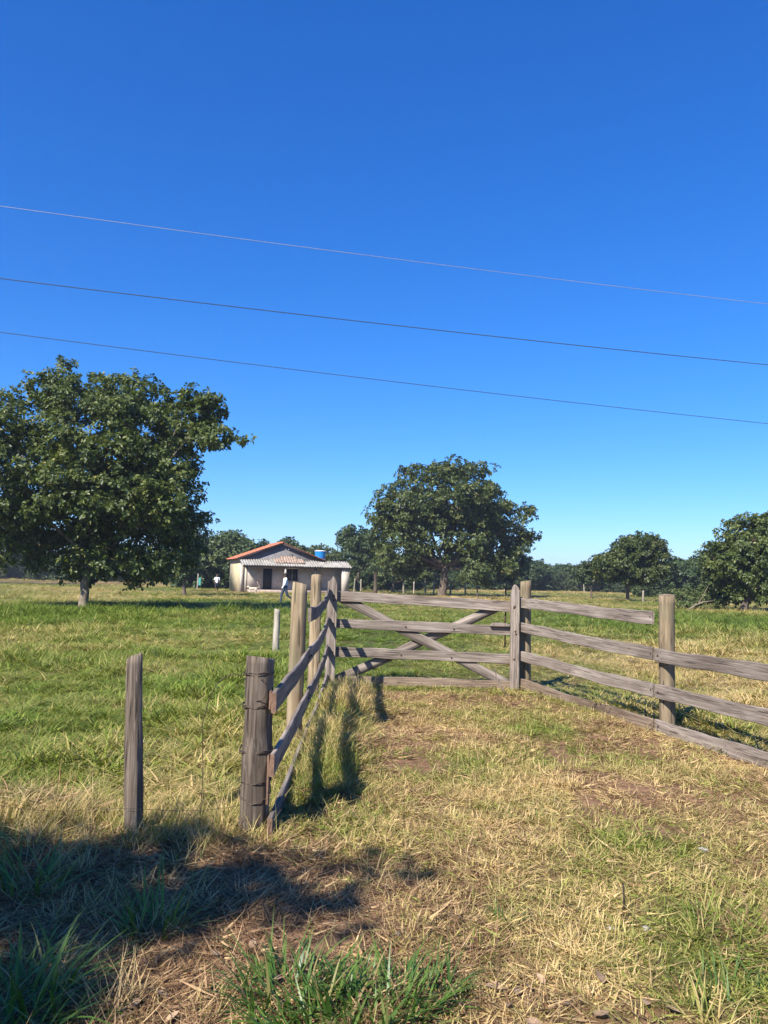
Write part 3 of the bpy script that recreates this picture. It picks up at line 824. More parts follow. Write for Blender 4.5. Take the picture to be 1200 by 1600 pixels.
# ------------------------------------------------------------------ timber pieces
def board(name, path, h, t, mat, parent, ploc, tops, bow=.0, end_mat=None):
    """plank following a plan path (x, y) with top heights; local x runs along it"""
    P = np.array([(p[0], p[1], z - h / 2) for p, z in zip(path, tops)], float)
    d = np.concatenate([[0], np.cumsum(np.linalg.norm(np.diff(P, axis=0), axis=1))])
    n = max(10, int(d[-1] / .12))
    ts = np.linspace(0, d[-1], n)
    C = np.stack([np.interp(ts, d, P[:, i]) for i in range(3)], 1)
    for _ in range(3):
        C[1:-1] = C[1:-1] * .5 + (C[:-2] + C[2:]) * .25
    fx = Vector(P[-1] - P[0]).normalized()
    fz = Vector((0, 0, 1)); fy = fz.cross(fx).normalized(); fz = fx.cross(fy)
    Rm = Matrix((fx, fy, fz)).transposed()
    Cl = (C - P[0]) @ np.array(Rm)
    e = .006
    prof = np.array([(-t / 2 + e, -h / 2), (t / 2 - e, -h / 2), (t / 2, -h / 2 + e), (t / 2, 0), (t / 2, h / 2 - e), (t / 2 - e, h / 2), (-t / 2 + e, h / 2), (-t / 2, h / 2 - e), (-t / 2, 0), (-t / 2, -h / 2 + e)])
    m = len(prof)
    V = []
    w1, w2, ph = rng.uniform(.003, .007), rng.uniform(.002, .005), rng.random(4) * 6
    for i in range(n):
        q = prof.copy()
        up = q[:, 1] > h * .2; dn = q[:, 1] < -h * .2
        q[up, 1] += w1 * math.sin(ts[i] * 3.1 + ph[0]) + w2 * math.sin(ts[i] * 9 + ph[1]) + rng.normal() * .0012
        q[dn, 1] += w1 * math.sin(ts[i] * 2.3 + ph[2]) + w2 * math.sin(ts[i] * 7 + ph[3]) + rng.normal() * .0012
        V.append(np.stack([np.full(m, Cl[i, 0]) + (rng.normal(size=m) * .003 if i in (0, n - 1) else 0), Cl[i, 1] + q[:, 0] + bow * math.sin(math.pi * i / (n - 1)), Cl[i, 2] + q[:, 1]], 1))
    V = np.concatenate(V)
    Q = []
    for i in range(n - 1):
        for j in range(m):
            Q.append((i * m + j, (i + 1) * m + j, (i + 1) * m + (j + 1) % m, i * m + (j + 1) % m))
    b = bmesh.new()
    bv = [b.verts.new(v) for v in V]
    for q in Q: b.faces.new([bv[k] for k in q])
    caps = [b.faces.new([bv[j] for j in range(m)]), b.faces.new([bv[(n - 1) * m + j] for j in reversed(range(m))])]
    bmesh.ops.recalc_face_normals(b, faces=b.faces[:])
    if end_mat is not None: caps[0].material_index = 1
    me = bpy.data.meshes.new(name); b.to_mesh(me); b.free()
    o = mobj(name, me, mat, parent)
    if end_mat is not None: me.materials.append(end_mat)
    o.matrix_basis = Matrix.Translation(Vector(P[0]) - Vector(ploc)) @ Rm.to_4x4()
    return o


def round_post(name, loc, hgt, r0, r1, mat, parent=None, lean=(0, 0), bulge=0.03, jag=0.0, sides=22, rings=18, tilt=0.02, knots=2, prof=None, groove=0.0):
    """standing log, local z up, uneven section, cut top; loc local to parent"""
    a = np.linspace(0, 2 * math.pi, sides, endpoint=False)
    zs = np.linspace(-.15, hgt, rings)
    ph = rng.random(6) * 6.28
    V = []
    kn = [(rng.uniform(.2, hgt * .9), rng.random() * 6.28, rng.uniform(.06, .12)) for _ in range(knots)]
    gr = np.convolve(np.tile(rng.normal(size=sides), 3), [.25, .5, .25], 'same')[sides:2 * sides]
    gr2 = rng.normal(size=sides)
    for i, z in enumerate(zs):
        f = max(0, z) / hgt
        r = (r0 + (r1 - r0) * f) * (prof(f) if prof else 1)
        rr = r * (1 + bulge * np.sin(2 * a + ph[0] + z * 1.3) + bulge * .7 * np.sin(3 * a + ph[1] - z * 2.1) + bulge * .4 * np.sin(7 * a + ph[2]) + rng.normal(size=sides) * bulge * .12)
        if groove:
            w_ = .5 + .5 * math.sin(z * 4 + ph[3])
            rr = rr + r * groove * (gr * w_ + gr2 * (1 - w_) * .7 - 1.2 * (np.abs(gr) > 1.0))
        for (kz, ka, kr) in kn:
            da = np.angle(np.exp(1j * (a - ka)))
            rr = rr + r * .10 * np.exp(-((z - kz) / kr) ** 2 - (da / .5) ** 2)
        zz = np.full(sides, z)
        if i == rings - 1:
            zz = z + tilt * np.cos(a + ph[4]) + jag * rng.normal(size=sides)
            rr = rr * .965
        V.append(np.stack([rr * np.cos(a) + lean[0] * f, rr * np.sin(a) + lean[1] * f, zz], 1))
    V = np.concatenate(V)
    Q = [(i * sides + j, i * sides + (j + 1) % sides, (i + 1) * sides + (j + 1) % sides, (i + 1) * sides + j) for i in range(rings - 1) for j in range(sides)]
    k = (rings - 1) * sides
    top = V[k:].mean(0)
    V = np.concatenate([V, k * 0 + V[k:] * .55 + top * .45 + [0, 0, -.004], [top + [0, 0, -.006]]])
    k2 = k + sides
    Q += [(k + j, k + (j + 1) % sides, k2 + (j + 1) % sides, k2 + j) for j in range(sides)]
    T = [(k2 + j, k2 + (j + 1) % sides, k2 + sides) for j in range(sides)]
    me = np_mesh(name, V, [np.array(Q), np.array(T)])
    sm = np.ones(len(me.polygons), bool); sm[-2 * sides:] = False
    me.polygons.foreach_set('use_smooth', sm)
    o = mobj(name, me, mat, parent)
    o.location = loc
    return o


def nail(parent, p, nrm, r=.011):
    b = MB()
    n = np.array(nrm, float); n /= np.linalg.norm(n)
    b.tube([np.zeros(3) - n * .004, n * .006, n * .009], [r, r, r * .6], 8)
    o = b.build('bolt', M['iron'], parent)
    o.location = p
    return o


def big_prof(f):
    return np.interp(f, [0, .1, .25, .42, .5, .58, .8, .92, 1], [1.06, 1.0, 1.0, 1.06, 1.02, .96, .95, .93, .97])


# left wing of the entrance fence
lw_loc = at_z(-.78, 5.02)
lw = empty('plank_fence', lw_loc)
tag(lw, 'left wing of grey plank fence running from the wired stump post to the gate', 'fence')


def rel(p, l): return (p[0] - l[0], p[1] - l[1], p[2] - l[2])


bp_ = round_post('post', rel((-.785, 5.03, hz(-.785, 5.03)), lw_loc), 1.08, .094, .094, M['post_old'], lw, lean=(.008, 0), bulge=.055, tilt=.014, knots=6, prof=big_prof, sides=52, rings=34, groove=.028)
tag(bp_, 'thick dark weathered stump post wound with rusty wire')
round_post('post', rel((-.83, 7.65, 0), lw_loc), 1.54, .076, .071, M['post_tan'], lw, lean=(.01, 0), tilt=.016, groove=.02, sides=36, bulge=.045)
round_post('post', rel((-.885, 10.32, 0), lw_loc), 1.63, .080, .075, M['post_tan'], lw, tilt=.015, jag=.004, groove=.02, sides=36, bulge=.045)
pa = [(-.66, 4.86), (-.685, 6.2), (-.71, 7.62)]
pb = [(-.712, 7.64), (-.735, 9.0), (-.765, 10.3), (-.785, 11.0), (-.79, 11.46)]
for za, zb in [(.885, .90), (.50, .50), (.115, .13)]:
    board('rail', pa, .135, .032, M['board'], lw, lw_loc, [za, (za + zb) / 2 - .01, zb], end_mat=M['cut_end'])
for zs in [(1.30, 1.285, 1.32, 1.38, 1.45), (.90, .90, .93, .985, 1.04), (.50, .51, .54, .58, .62), (.13, .13, .15, .17, .20)]:
    board('rail', pb, .135, .032, M['board'], lw, lw_loc, zs)
for z0 in (.82, .43, .06):
    nail(lw, rel((-.67, 4.99, z0), lw_loc), (1, 0, 0))
    nail(lw, rel((-.69, 7.55, z0 + .01), lw_loc), (1, 0, 0))
    nail(lw, rel((-.692, 7.72, z0 + .01), lw_loc), (1, 0, 0))
b = MB()   # wedge of reddish wood behind the ends of the two upper rails at the stump post
bb = board('batten', [(-.69, 4.915), (-.69, 4.96)], .12, .014, M['cut_end'], lw, lw_loc, [.885, .885])
bb = board('batten', [(-.69, 4.915), (-.69, 4.955)], .30, .012, M['cut_end'], lw, lw_loc, [.49, .49])

# wire wound round the stump post
def wire_loop(z, tilt, ph, turns=1.0, twist=.004):
    n = int(40 * turns)
    a = np.linspace(0, 2 * math.pi * turns, n) + ph
    f = z / 1.08
    r = .094 * float(big_prof(f)) * 1.045 + .003 + rng.normal(size=n) * .0015
    P = np.stack([r * np.cos(a), r * np.sin(a), z + tilt * np.sin(a) + twist * np.sin(a * 5) + np.linspace(0, .012, n)], 1)
    b = MB(); b.tube(P, .0035, 5)
    o = b.build('wire', M['wire'], bp_)
    return o


for (z, tl, ph, tn) in [(.975, .012, 0, 1.0), (.965, -.016, 1, 1.0), (.775, .004, 2, 2.0), (.755, -.006, 0, 1.0), (.495, .005, 3, 2.0), (.475, -.006, 1, 1.0), (.305, .006, 1, 1.0), (.235, .05, 4.3, 1.0)]:
    wire_loop(z, tl, ph, tn)
b = MB()   # loose curl hanging down the face of the post
ts = np.linspace(0, 1, 24)
b.tube(np.stack([.02 + .045 * np.sin(ts * 4.2), -.102 - .006 * np.sin(ts * 5), .96 - .2 * ts + .02 * np.sin(ts * 9)], 1), .003, 5)
b.build('wire', M['wire'], bp_)

b = MB()
P = np.array([(-.87, 4.97, .965), (-.93, 4.96, .98), (-.985, 4.95, .965), (-1.04, 4.95, .91), (-1.08, 4.96, .83), (-1.105, 4.97, .74), (-1.125, 4.97, .65), (-1.115, 4.98, .5), (-1.11, 4.99, .33), (-1.118, 5.0, .15), (-1.12, 5.0, .0)])
ts = np.linspace(0, 10, 60); P = np.stack([np.interp(ts, np.arange(11), P[:, i]) for i in range(3)], 1)
for _ in range(4): P[1:-1] = P[1:-1] * .5 + (P[:-2] + P[2:]) * .25
b.tube(P, .0028, 5)
tag(b.build('loose_wire', M['wire']), 'loose rusty wire arching from the stump post down to the grass', 'wire')
b = MB()
xs = np.linspace(-6, -.88, 80)
b.tube(np.stack([xs, np.interp(xs, [-6, -1.5, -.88], [4.75, 4.86, 4.93]), .17 + .02 * np.cos(xs * 1.9) + .012 * np.sin(xs * 7)], 1), .0015, 4)
tag(b.build('fence_wire', M['wire']), 'low slack rusty wire strung from the thin grey post to the stump post', 'wire')

# thin grey post beside it
tp = empty('thin_post', at_z(-1.51, 4.93))
tag(tp, 'thin dark grey weathered post with a chipped top in the rank roadside grass', 'post')
round_post('shaft', (0, 0, 0), 1.075, .054, .044, M['post_old'], tp, lean=(-.05, 0), bulge=.09, tilt=.022, jag=.009, knots=5, sides=40, rings=30, groove=.04)
wp = empty('bleached_post', at_z(-2.21, 16.3))
tag(wp, 'short pale bleached post alone in the grass behind the left wing fence', 'post')
round_post('shaft', (0, 0, 0), .93, .066, .06, M['post_white'], wp, lean=(.01, 0), bulge=.05, tilt=.02)

# right wing
rw_loc = at_z(3.18, 8.68)
rw = empty('plank_fence', rw_loc)
tag(rw, 'right wing of grey plank fence slanting from the gate past a tan round post', 'fence')
round_post('post', rel((3.19, 8.69, 0), rw_loc), 1.49, .089, .085, M['post_tan'], rw, lean=(.015, 0), tilt=.012, knots=3, groove=.02, sides=36, bulge=.045)
round_post('post', rel((2.185, 11.78, 0), rw_loc), 1.62, .086, .082, M['post_tan'], rw, tilt=.012)
round_post('post', rel((4.44, 4.46, 0), rw_loc), 1.5, .09, .086, M['post_tan'], rw, tilt=.012)
for za, zb in [(1.375, 1.305), (1.005, .905), (.585, .50), (.175, .115)]:
    board('rail', [(2.055, 11.70), (2.56, 10.15), (3.055, 8.715)], .145, .034, M['board_brown' if za < .3 else 'board'], rw, rw_loc, [za, (za + zb) / 2 - .012, zb])
for z in (.895, .50, .115):
    board('rail', [(3.075, 8.69), (3.52, 7.05), (3.95, 5.7), (4.36, 4.35)], .15, .034, M['board'], rw, rw_loc, [z, z + .005, z, z])
for z in (1.24, .83, .43, .05):
    nail(rw, rel((3.035, 8.74, z), rw_loc), (-.95, -.3, 0), .013)
    nail(rw, rel((2.06, 11.61, z + .09), rw_loc), (-.95, -.3, 0), .011)
for z in (.82, .42, .05):
    nail(rw, rel((3.075, 8.63, z), rw_loc), (-.95, -.3, 0), .013)


# gate
M['board_v'] = wood('weathered_upright', 2, (.085, .068, .058), (.20, .165, .14), (.36, .31, .27))
g_loc = at_z(.6, 11.6)
gate = empty('farm_gate', g_loc)
tag(gate, 'wide grey wooden farm gate with four bars and crossed braces, closed', 'gate')


def prism(name, outline, y0, y1, mat, parent, loc):
    """upright piece cut from a plank: outline in x, z"""
    b = bmesh.new()
    f = [b.verts.new((x, y0, z)) for x, z in outline]
    k = [b.verts.new((x, y1, z)) for x, z in outline]
    b.faces.new(f); b.faces.new(list(reversed(k)))
    n = len(outline)
    for i in range(n):
        b.faces.new((f[i], k[i], k[(i + 1) % n], f[(i + 1) % n]))
    bmesh.ops.recalc_face_normals(b, faces=b.faces[:])
    bmesh.ops.bevel(b, geom=[e for e in b.edges], offset=.005, segments=1, affect='EDGES')
    me = bpy.data.meshes.new(name); b.to_mesh(me); b.free()
    o = mobj(name, me, mat, parent)
    o.location = loc
    return o


lt = [(-.075, 0), (.07, 0), (.072, .5), (.076, 1.0), (.078, 1.42), (.074, 1.50), (.055, 1.565), (.03, 1.61), (.008, 1.63), (-.012, 1.59), (-.045, 1.555), (-.07, 1.55), (-.074, 1.0), (-.077, .5)]
st_l = prism('stile', lt, -.03, .03, M['board_v'], gate, rel((-.745, 11.52, 0), g_loc))
rt = [(-.066, 0), (.066, 0), (.067, .6), (.064, 1.2), (.066, 1.44), (.05, 1.50), (.02, 1.535), (-.005, 1.545), (-.03, 1.51), (-.05, 1.44), (-.062, 1.36), (-.064, .7)]
st_r = prism('stile', rt, -.035, .035, M['board_v'], gate, rel((1.985, 11.55, .02), g_loc))
tops = [(1.40, 1.30), (.995, .94), (.58, .525), (.165, .13)]
for i, (a, c) in enumerate(tops):
    board('bar', [(-.70, 11.585), (.4, 11.59), (1.0, 11.59), (1.985, 11.61)], .145 if i else .15, .034, M['board_brown' if i == 3 else 'board'], gate, g_loc, [a + .005, a - .028 + .01 * (i % 2), (a + c) / 2 + .005, c])


def brace(x0, z0, x1, z1, y, w=.14):
    d = math.hypot(x1 - x0, z1 - z0)
    m = MB()
    n = 14
    V = []
    for i in range(n):
        s = d * i / (n - 1)
        wob = .004 * math.sin(s * 5 + z0 * 9)
        V += [(s, -.015, -w / 2 + wob), (s, .015, -w / 2 + wob), (s, .015, w / 2 + wob), (s, -.015, w / 2 + wob)]
    Q = [(i * 4 + j, i * 4 + (j + 1) % 4, i * 4 + 4 + (j + 1) % 4, i * 4 + 4 + j) for i in range(n - 1) for j in range(4)]
    Q += [(0, 3, 2, 1), ((n - 1) * 4, (n - 1) * 4 + 1, (n - 1) * 4 + 2, (n - 1) * 4 + 3)]
    m.add(V, Q)
    o = m.build('brace', M['board'], gate)
    o.location = rel((x0, y, z0), g_loc)
    o.rotation_euler = (0, -math.atan2(z1 - z0, x1 - x0), 0)


brace(-.66, 1.33, 1.93, .07, 11.622)
brace(-.68, .07, 1.75, 1.22, 11.656)
for z in (1.34, 1.27, .93, .51):
    nail(gate, rel((-.715, 11.488, z), g_loc), (0, -1, 0), .013)
for z in (1.24, .87, .46, 1.22, .83):
    nail(gate, rel((1.985 + rng.uniform(-.02, .02), 11.513, z), g_loc), (0, -1, 0), .013)
for (x, z) in [(.36, .90), (1.08, .885), (.30, .48), (1.05, .46)]:
    nail(gate, rel((x, 11.568, z), g_loc), (0, -1, 0), .012)
lb_ = [(-.16, 0), (.14, 0), (.14, .04), (.02, .055), (-.12, .055)]
prism('latch_block', lb_, -.03, .03, M['board_v'], gate, rel((1.77, 11.555, .935), g_loc))
lk = MB(); lk.tube([(0, 0, 0), (.0, .01, .35), (.01, .0, .66)], .012, 6)
o = lk.build('latch_rod', M['iron'], gate); o.location = rel((1.86, 11.66, .62), g_loc)


# ------------------------------------------------------------------ house
H = empty('farmhouse', (-14.4, 77.8, 0.0), R(20.5))
tag(H, 'low farmhouse with red tiled gable roof and corrugated sheet awning over the porch', 'house')
M['plaster'] = simple('pinkish_plaster', (.40, .345, .285), (.54, .475, .40), scale=2.0, bump=.15, rough=.95, spec=.1)
M['cement'] = simple('grey_cement_render', (.13, .125, .125), (.20, .19, .19), scale=2.2, bump=.2, rough=.95, spec=.1)
M['yellow'] = simple('ochre_stained_plaster', (.42, .34, .19), (.55, .47, .31), scale=1.3, bump=.15, rough=.95, spec=.1)
M['tile'] = simple('red_clay_tile', (.36, .10, .055), (.52, .20, .11), scale=3.5, bump=.2, rough=.9, spec=.15)
M['sheet'] = simple('fibre_cement_sheet', (.19, .175, .155), (.37, .345, .31), scale=2.2, bump=.1, rough=.9, spec=.15, perobj=.12)
M['sheet_brown'] = simple('rust_stained_sheet', (.20, .13, .09), (.40, .31, .25), scale=3, bump=.1, rough=.9, spec=.15)
M['dark_door'] = simple('dark_painted_timber', (.012, .013, .018), (.03, .032, .04), scale=6, bump=.1, rough=.6)
M['frame'] = simple('pale_timber', (.35, .31, .27), (.48, .44, .40), scale=9, bump=.1)
M['slab'] = simple('porch_slab', (.26, .19, .15), (.40, .31, .26), scale=3, bump=.2, rough=.95)
W8, D8, EZ, RZ = 8.4, 6.0, 3.45, 5.0
fw = MB()
door = (2.35, 3.3, .25, 2.45); win = (4.8, 6.0, 1.25, 2.45)
top = 3.0
fw.box(((0 + door[0]) / 2, .075, top / 2), (door[0], .15, top))
fw.box(((door[0] + door[1]) / 2, .075, (door[3] + top) / 2), (door[1] - door[0], .15, top - door[3]))
fw.box(((door[0] + door[1]) / 2, .075, door[2] / 2), (door[1] - door[0], .15, door[2]))
fw.box(((door[1] + win[0]) / 2, .075, top / 2), (win[0] - door[1], .15, top))
fw.box(((win[0] + win[1]) / 2, .075, win[2] / 2), (win[1] - win[0], .15, win[2]))
fw.box(((win[0] + win[1]) / 2, .075, (win[3] + top) / 2), (win[1] - win[0], .15, top - win[3]))
fw.box(((win[1] + W8) / 2, .075, top / 2), (W8 - win[1], .15, top))
fw.build('front_wall', M['plaster'], H)
gb = MB()
gb.add([(0, 0, top), (W8, 0, top), (W8, 0, EZ), (W8 / 2, 0, RZ), (0, 0, EZ), (0, .15, top), (W8, .15, top), (W8, .15, EZ), (W8 / 2, .15, RZ), (0, .15, EZ)],
       [(0, 1, 2, 4), (5, 9, 7, 6), (0, 5, 6, 1), (1, 6, 7, 2), (2, 7, 8, 3), (3, 8, 9, 4), (4, 9, 5, 0)], [(2, 3, 4), (7, 9, 8)])
gb.build('gable', M['cement'], H)
lwll = MB(); lwll.box((-.002 + .075, .15 + (D8 - .15) / 2, EZ / 2), (.15, D8 - .15, EZ)); lwll.build('side_wall', M['yellow'], H)
rwll = MB(); rwll.box((W8 - .075, .15 + (D8 - .15) / 2, EZ / 2), (.15, D8 - .15, EZ)); rwll.build('side_wall', M['plaster'], H)
bwl = MB(); bwl.box((W8 / 2, D8 + .075, EZ / 2), (W8, .15, EZ)); bwl.add([(0, D8, EZ), (W8, D8, EZ), (W8 / 2, D8, RZ), (0, D8 + .15, EZ), (W8, D8 + .15, EZ), (W8 / 2, D8 + .15, RZ)], [(0, 1, 4, 3), (1, 2, 5, 4), (2, 0, 3, 5)], [(0, 2, 1), (3, 4, 5)])
bwl.build('back_wall', M['plaster'], H)
cw = MB(); cw.box((.16, -.05, 1.35), (.36, .098, 2.7)); cw.build('corner_pier', M['plaster'], H)
dl = MB(); dl.box(((door[0] + door[1]) / 2, .11, (door[2] + door[3]) / 2), (door[1] - door[0] - .02, .05, door[3] - door[2] - .02))
dr = dl.build('door', M['dark_door'], H)
hd_ = MB(); hd_.tube([(door[0] + .1, .07, 1.3), (door[0] + .1, .03, 1.3), (door[0] + .2, .03, 1.3)], .015, 6); hd_.build('handle', M['iron'], dr)
df = MB()
for xx in (door[0] - .04, door[1] + .04): df.box((xx, -.01, (door[2] + door[3]) / 2), (.08, .05, door[3] - door[2]))
df.box(((door[0] + door[1]) / 2, -.01, door[3] + .04), (door[1] - door[0] + .16, .05, .08)); df.build('door_frame', M['frame'], dr)
wn = MB(); wn.box(((win[0] + win[1]) / 2, .11, (win[2] + win[3]) / 2), (win[1] - win[0] - .02, .04, win[3] - win[2] - .02)); w_ = wn.build('window', M['dark_door'], H)
wf = MB()
for xx in (win[0] - .03, win[1] + .03): wf.box((xx, -.008, (win[2] + win[3]) / 2), (.06, .04, win[3] - win[2]))
wf.box(((win[0] + win[1]) / 2, .08, (win[2] + win[3]) / 2), (.05, .03, win[3] - win[2] - .03)); wf.build('frame', M['frame'], w_)
si = MB(); si.box(((win[0] + win[1]) / 2, -.04, win[2] - .04), (win[1] - win[0] + .2, .12, .06)); si.build('sill', M['slab'], w_)


def tile_slope(sx):
    """one roof slope: barrel tiles in courses; sx -1 left, +1 right"""
    ex = 4.2 + .45
    sl = (RZ - EZ) / 4.2
    y0, y1 = -.35, D8 + .4
    ns, ny = 40, int((y1 - y0) / .2) * 6
    s = np.linspace(0, 1, ns); yy = np.linspace(y0, y1, ny)
    S_, Y_ = np.meshgrid(s, yy, indexing='ij')
    X_ = 4.2 + sx * ex * S_
    course = (S_ * 10) % 1.0
    Z_ = RZ + .10 - sl * ex * S_ + .045 * np.abs(np.sin(math.pi * Y_ / .2)) + .03 * course + .012 * (vnoise(X_, Y_, .4, 50) - .5) - .03 * np.sin(math.pi * (Y_ - y0) / (y1 - y0)) * S_
    V = np.stack([X_, Y_, Z_], -1).reshape(-1, 3)
    i = np.arange(ns - 1)[:, None] * ny + np.arange(ny - 1)[None]
    Q = np.stack([i, i + 1, i + ny + 1, i + ny], -1).reshape(-1, 4)
    if sx > 0: Q = Q[:, ::-1]
    o = mobj('roof_slope', np_mesh('roof_slope', V, Q), M['tile'], H)
    md = o.modifiers.new('thickness', 'SOLIDIFY'); md.thickness = .035; md.offset = -1
    return o


rl = tile_slope(-1); tile_slope(1)
rc = MB(); rc.tube([(4.2, y, RZ + .13 + .015 * math.sin(y * 4)) for y in np.linspace(-.38, D8 + .42, 24)], .1, 8); rc.build('ridge_tiles', M['tile'], rl, smooth=True)
bg_ = MB()
for sx in (-1, 1):
    bg_.box((4.2 + sx * 2.3, -.3, RZ - .02 - 2.3 * (RZ - EZ) / 4.2), (4.75, .05, .12), Matrix.Rotation(sx * math.atan((RZ - EZ) / 4.2), 4, 'Y'))
bg_.build('barge_board', M['dark_door'], H)


def sheet(x0, wdt, v0, z0, v1, z1, mat, parent, sag=0):
    n = int(wdt / .26) * 10
    xs = np.linspace(0, wdt, n); ts = np.linspace(0, 1, 7)
    X_, T_ = np.meshgrid(xs, ts, indexing='ij')
    Z_ = z0 + (z1 - z0) * T_ + .045 * np.sin(2 * math.pi * (X_ + x0) / .26) - sag * np.sin(math.pi * T_)
    V = np.stack([X_ + x0, v0 + (v1 - v0) * T_, Z_], -1).reshape(-1, 3)
    i = np.arange(n - 1)[:, None] * 7 + np.arange(6)[None]
    Q = np.stack([i, i + 1, i + 8, i + 7], -1).reshape(-1, 4)
    o = mobj('roof_sheet', np_mesh('roof_sheet', V, Q, smooth=True), mat, parent)
    md = o.modifiers.new('thickness', 'SOLIDIFY'); md.thickness = .01
    return o


aw = MB()
aw.box((5.6, -1.62, 2.60), (11.3, .09, .12)); aw.box((5.6, -.2, 3.22), (11.3, .09, .12))
awn = aw.build('awning_frame', M['board'], H)
for k in range(11):
    x0 = -.12 + k * 1.035
    dz = rng.uniform(-.02, .02) + .012 * (k % 2)
    sheet(x0, 1.09, .0, 3.36 + dz, -1.85, 2.72 + dz * .6 + rng.uniform(-.02, .02), M['sheet'], awn, sag=.015)
for k in range(4):   # heap of stained broken sheets lying on the upper half of the awning
    x0 = 3.35 + k * .75
    hgt = [.16, .40, .38, .14][k]
    sheet(x0, .86, .05 - .02 * k, 3.36 + hgt, -1.15, 3.03 + .03 * (k % 2), M['sheet_brown'], awn, sag=-.03)
pp = MB(); pp.tube([(.42, -1.5, 0), (.43, -1.5, 2.55)], .055, 8); pp.build('porch_post', M['post_old'], H)
pp = MB(); pp.box((4.3, -1.55, 1.4), (.16, .16, 2.3)); pp.build('porch_post', M['frame'], H)
pp = MB(); pp.box((7.5, -1.5, 1.4), (.14, .14, 2.3)); pp.build('porch_post', M['dark_door'], H)
pp = MB(); pp.box((10.7, -1.45, 1.27), (.8, .25, 2.5)); pp.build('porch_pier', M['plaster'], H)
pf = MB(); pf.box((5.8, -.87, .11), (10.4, 1.7, .34)); pf.build('porch_floor', M['slab'], H)
ew = MB(); ew.box((9.7, .075, 1.55), (2.55, .15, 3.1)); ew.box((10.9, 2.0, 1.55), (.15, 3.7, 3.1)); ew.build('extension_wall', M['plaster'], H)
lp = MB(); lp.tube([(2.0, -1.35, 0), (1.55, -.75, 1.25)], .04, 6); lp.build('leaning_plank', M['board'], H)
sp = MB(); sp.box((4.85, -.36, 4.42), (.08, .06, .08)); sp.build('lamp', M['frame'], H)

# water tank
T = empty('water_tank', (-6.9, 84.6, .22))
tag(T, 'blue plastic water tank with a pale lid showing above the awning', 'tank')
M['blue'] = simple('blue_plastic', (.008, .19, .50), (.012, .24, .60), scale=3, bump=0, rough=.4, spec=.4)
M['lid'] = simple('pale_plastic', (.55, .58, .58), (.70, .72, .72), scale=3, bump=0, rough=.5)
tb = MB()
zs = np.linspace(0, .85, 12)
tb.tube([(0, 0, 3.42 + z) for z in zs], [.50 + .14 * z / .85 + (.015 if i % 3 == 1 else 0) for i, z in enumerate(zs)], 28)
tb.build('body', M['blue'], T, smooth=True)
tl_ = MB(); tl_.tube([(0, 0, 4.272), (0, 0, 4.31), (0, 0, 4.36), (0, 0, 4.40)], [.68, .68, .5, .15], 28); tl_.build('lid', M['lid'], T)
for (sx, sy) in ((-1, -1), (1, -1), (1, 1), (-1, 1)):
    lg = MB(); lg.box((sx * .45, sy * .45, 1.65), (.12, .12, 3.3)); lg.build('leg', M['board'], T)
pl = MB(); pl.box((0, 0, 3.36), (1.2, 1.2, .11)); pl.build('platform', M['board'], T)


# ------------------------------------------------------------------ figures
def figure(name, segs, mats, voxel, loc, rz, parent=None):
    """one continuous body from tapered limbs; segs = (a, b, ra, rb, material index)"""
    b = MB()
    for s in segs: b.capsule(s[0], s[1], s[2], s[3])
    me = b.mesh(name)
    tmp = bpy.data.objects.new(name + '_tmp', me); col.objects.link(tmp)
    md = tmp.modifiers.new('r', 'REMESH'); md.mode = 'VOXEL'; md.voxel_size = voxel
    ms = tmp.modifiers.new('s', 'SMOOTH'); ms.factor = .4; ms.iterations = 2
    dg = bpy.context.evaluated_depsgraph_get()
    new = bpy.data.meshes.new_from_object(tmp.evaluated_get(dg))
    bpy.data.objects.remove(tmp); bpy.data.meshes.remove(me)
    n = len(new.polygons)
    c = np.zeros(n * 3, np.float32); new.polygons.foreach_get('center', c); c = c.reshape(-1, 3)
    best = np.full(n, 1e9); mi = np.zeros(n, np.int32)
    for s in segs:
        a = np.array(s[0]); d = np.array(s[1]) - a
        t = np.clip(((c - a) @ d) / max(d @ d, 1e-9), 0, 1)
        dist = np.linalg.norm(c - a - t[:, None] * d, axis=1) - (s[2] + (s[3] - s[2]) * t)
        k = dist < best; best[k] = dist[k]; mi[k] = s[4]
    new.name = name
    for m in mats: new.materials.append(m)
    new.polygons.foreach_set('material_index', mi)
    new.polygons.foreach_set('use_smooth', np.ones(n, bool))
    o = link(bpy.data.objects.new(name, new), parent)
    o.location = loc; o.rotation_euler = (0, 0, rz)
    return o


def hand(p, d, palm_n, mi):
    """palm and five curled fingers; p wrist, d pointing direction"""
    p = np.array(p); d = np.array(d, float); d /= np.linalg.norm(d)
    w = np.cross(d, palm_n); w /= np.linalg.norm(w)
    pn = np.cross(w, d)
    out = [(p, p + d * .075, .026, .032, mi)]
    for k, (off, L_) in enumerate([(-.027, .06), (-.009, .07), (.010, .066), (.028, .05)]):
        b0 = p + d * .085 + w * off
        b1 = b0 + d * L_ * .55 + pn * .012
        b2 = b1 + d * L_ * .35 + pn * .028
        out += [(b0, b1, .010, .009, mi), (b1, b2, .009, .008, mi)]
    t0 = p + d * .03 - w * .028; t1 = t0 + d * .035 - w * .022 + pn * .01; t2 = t1 + d * .028 + pn * .008
    out += [(t0, t1, .012, .010, mi), (t1, t2, .010, .009, mi)]
    return out


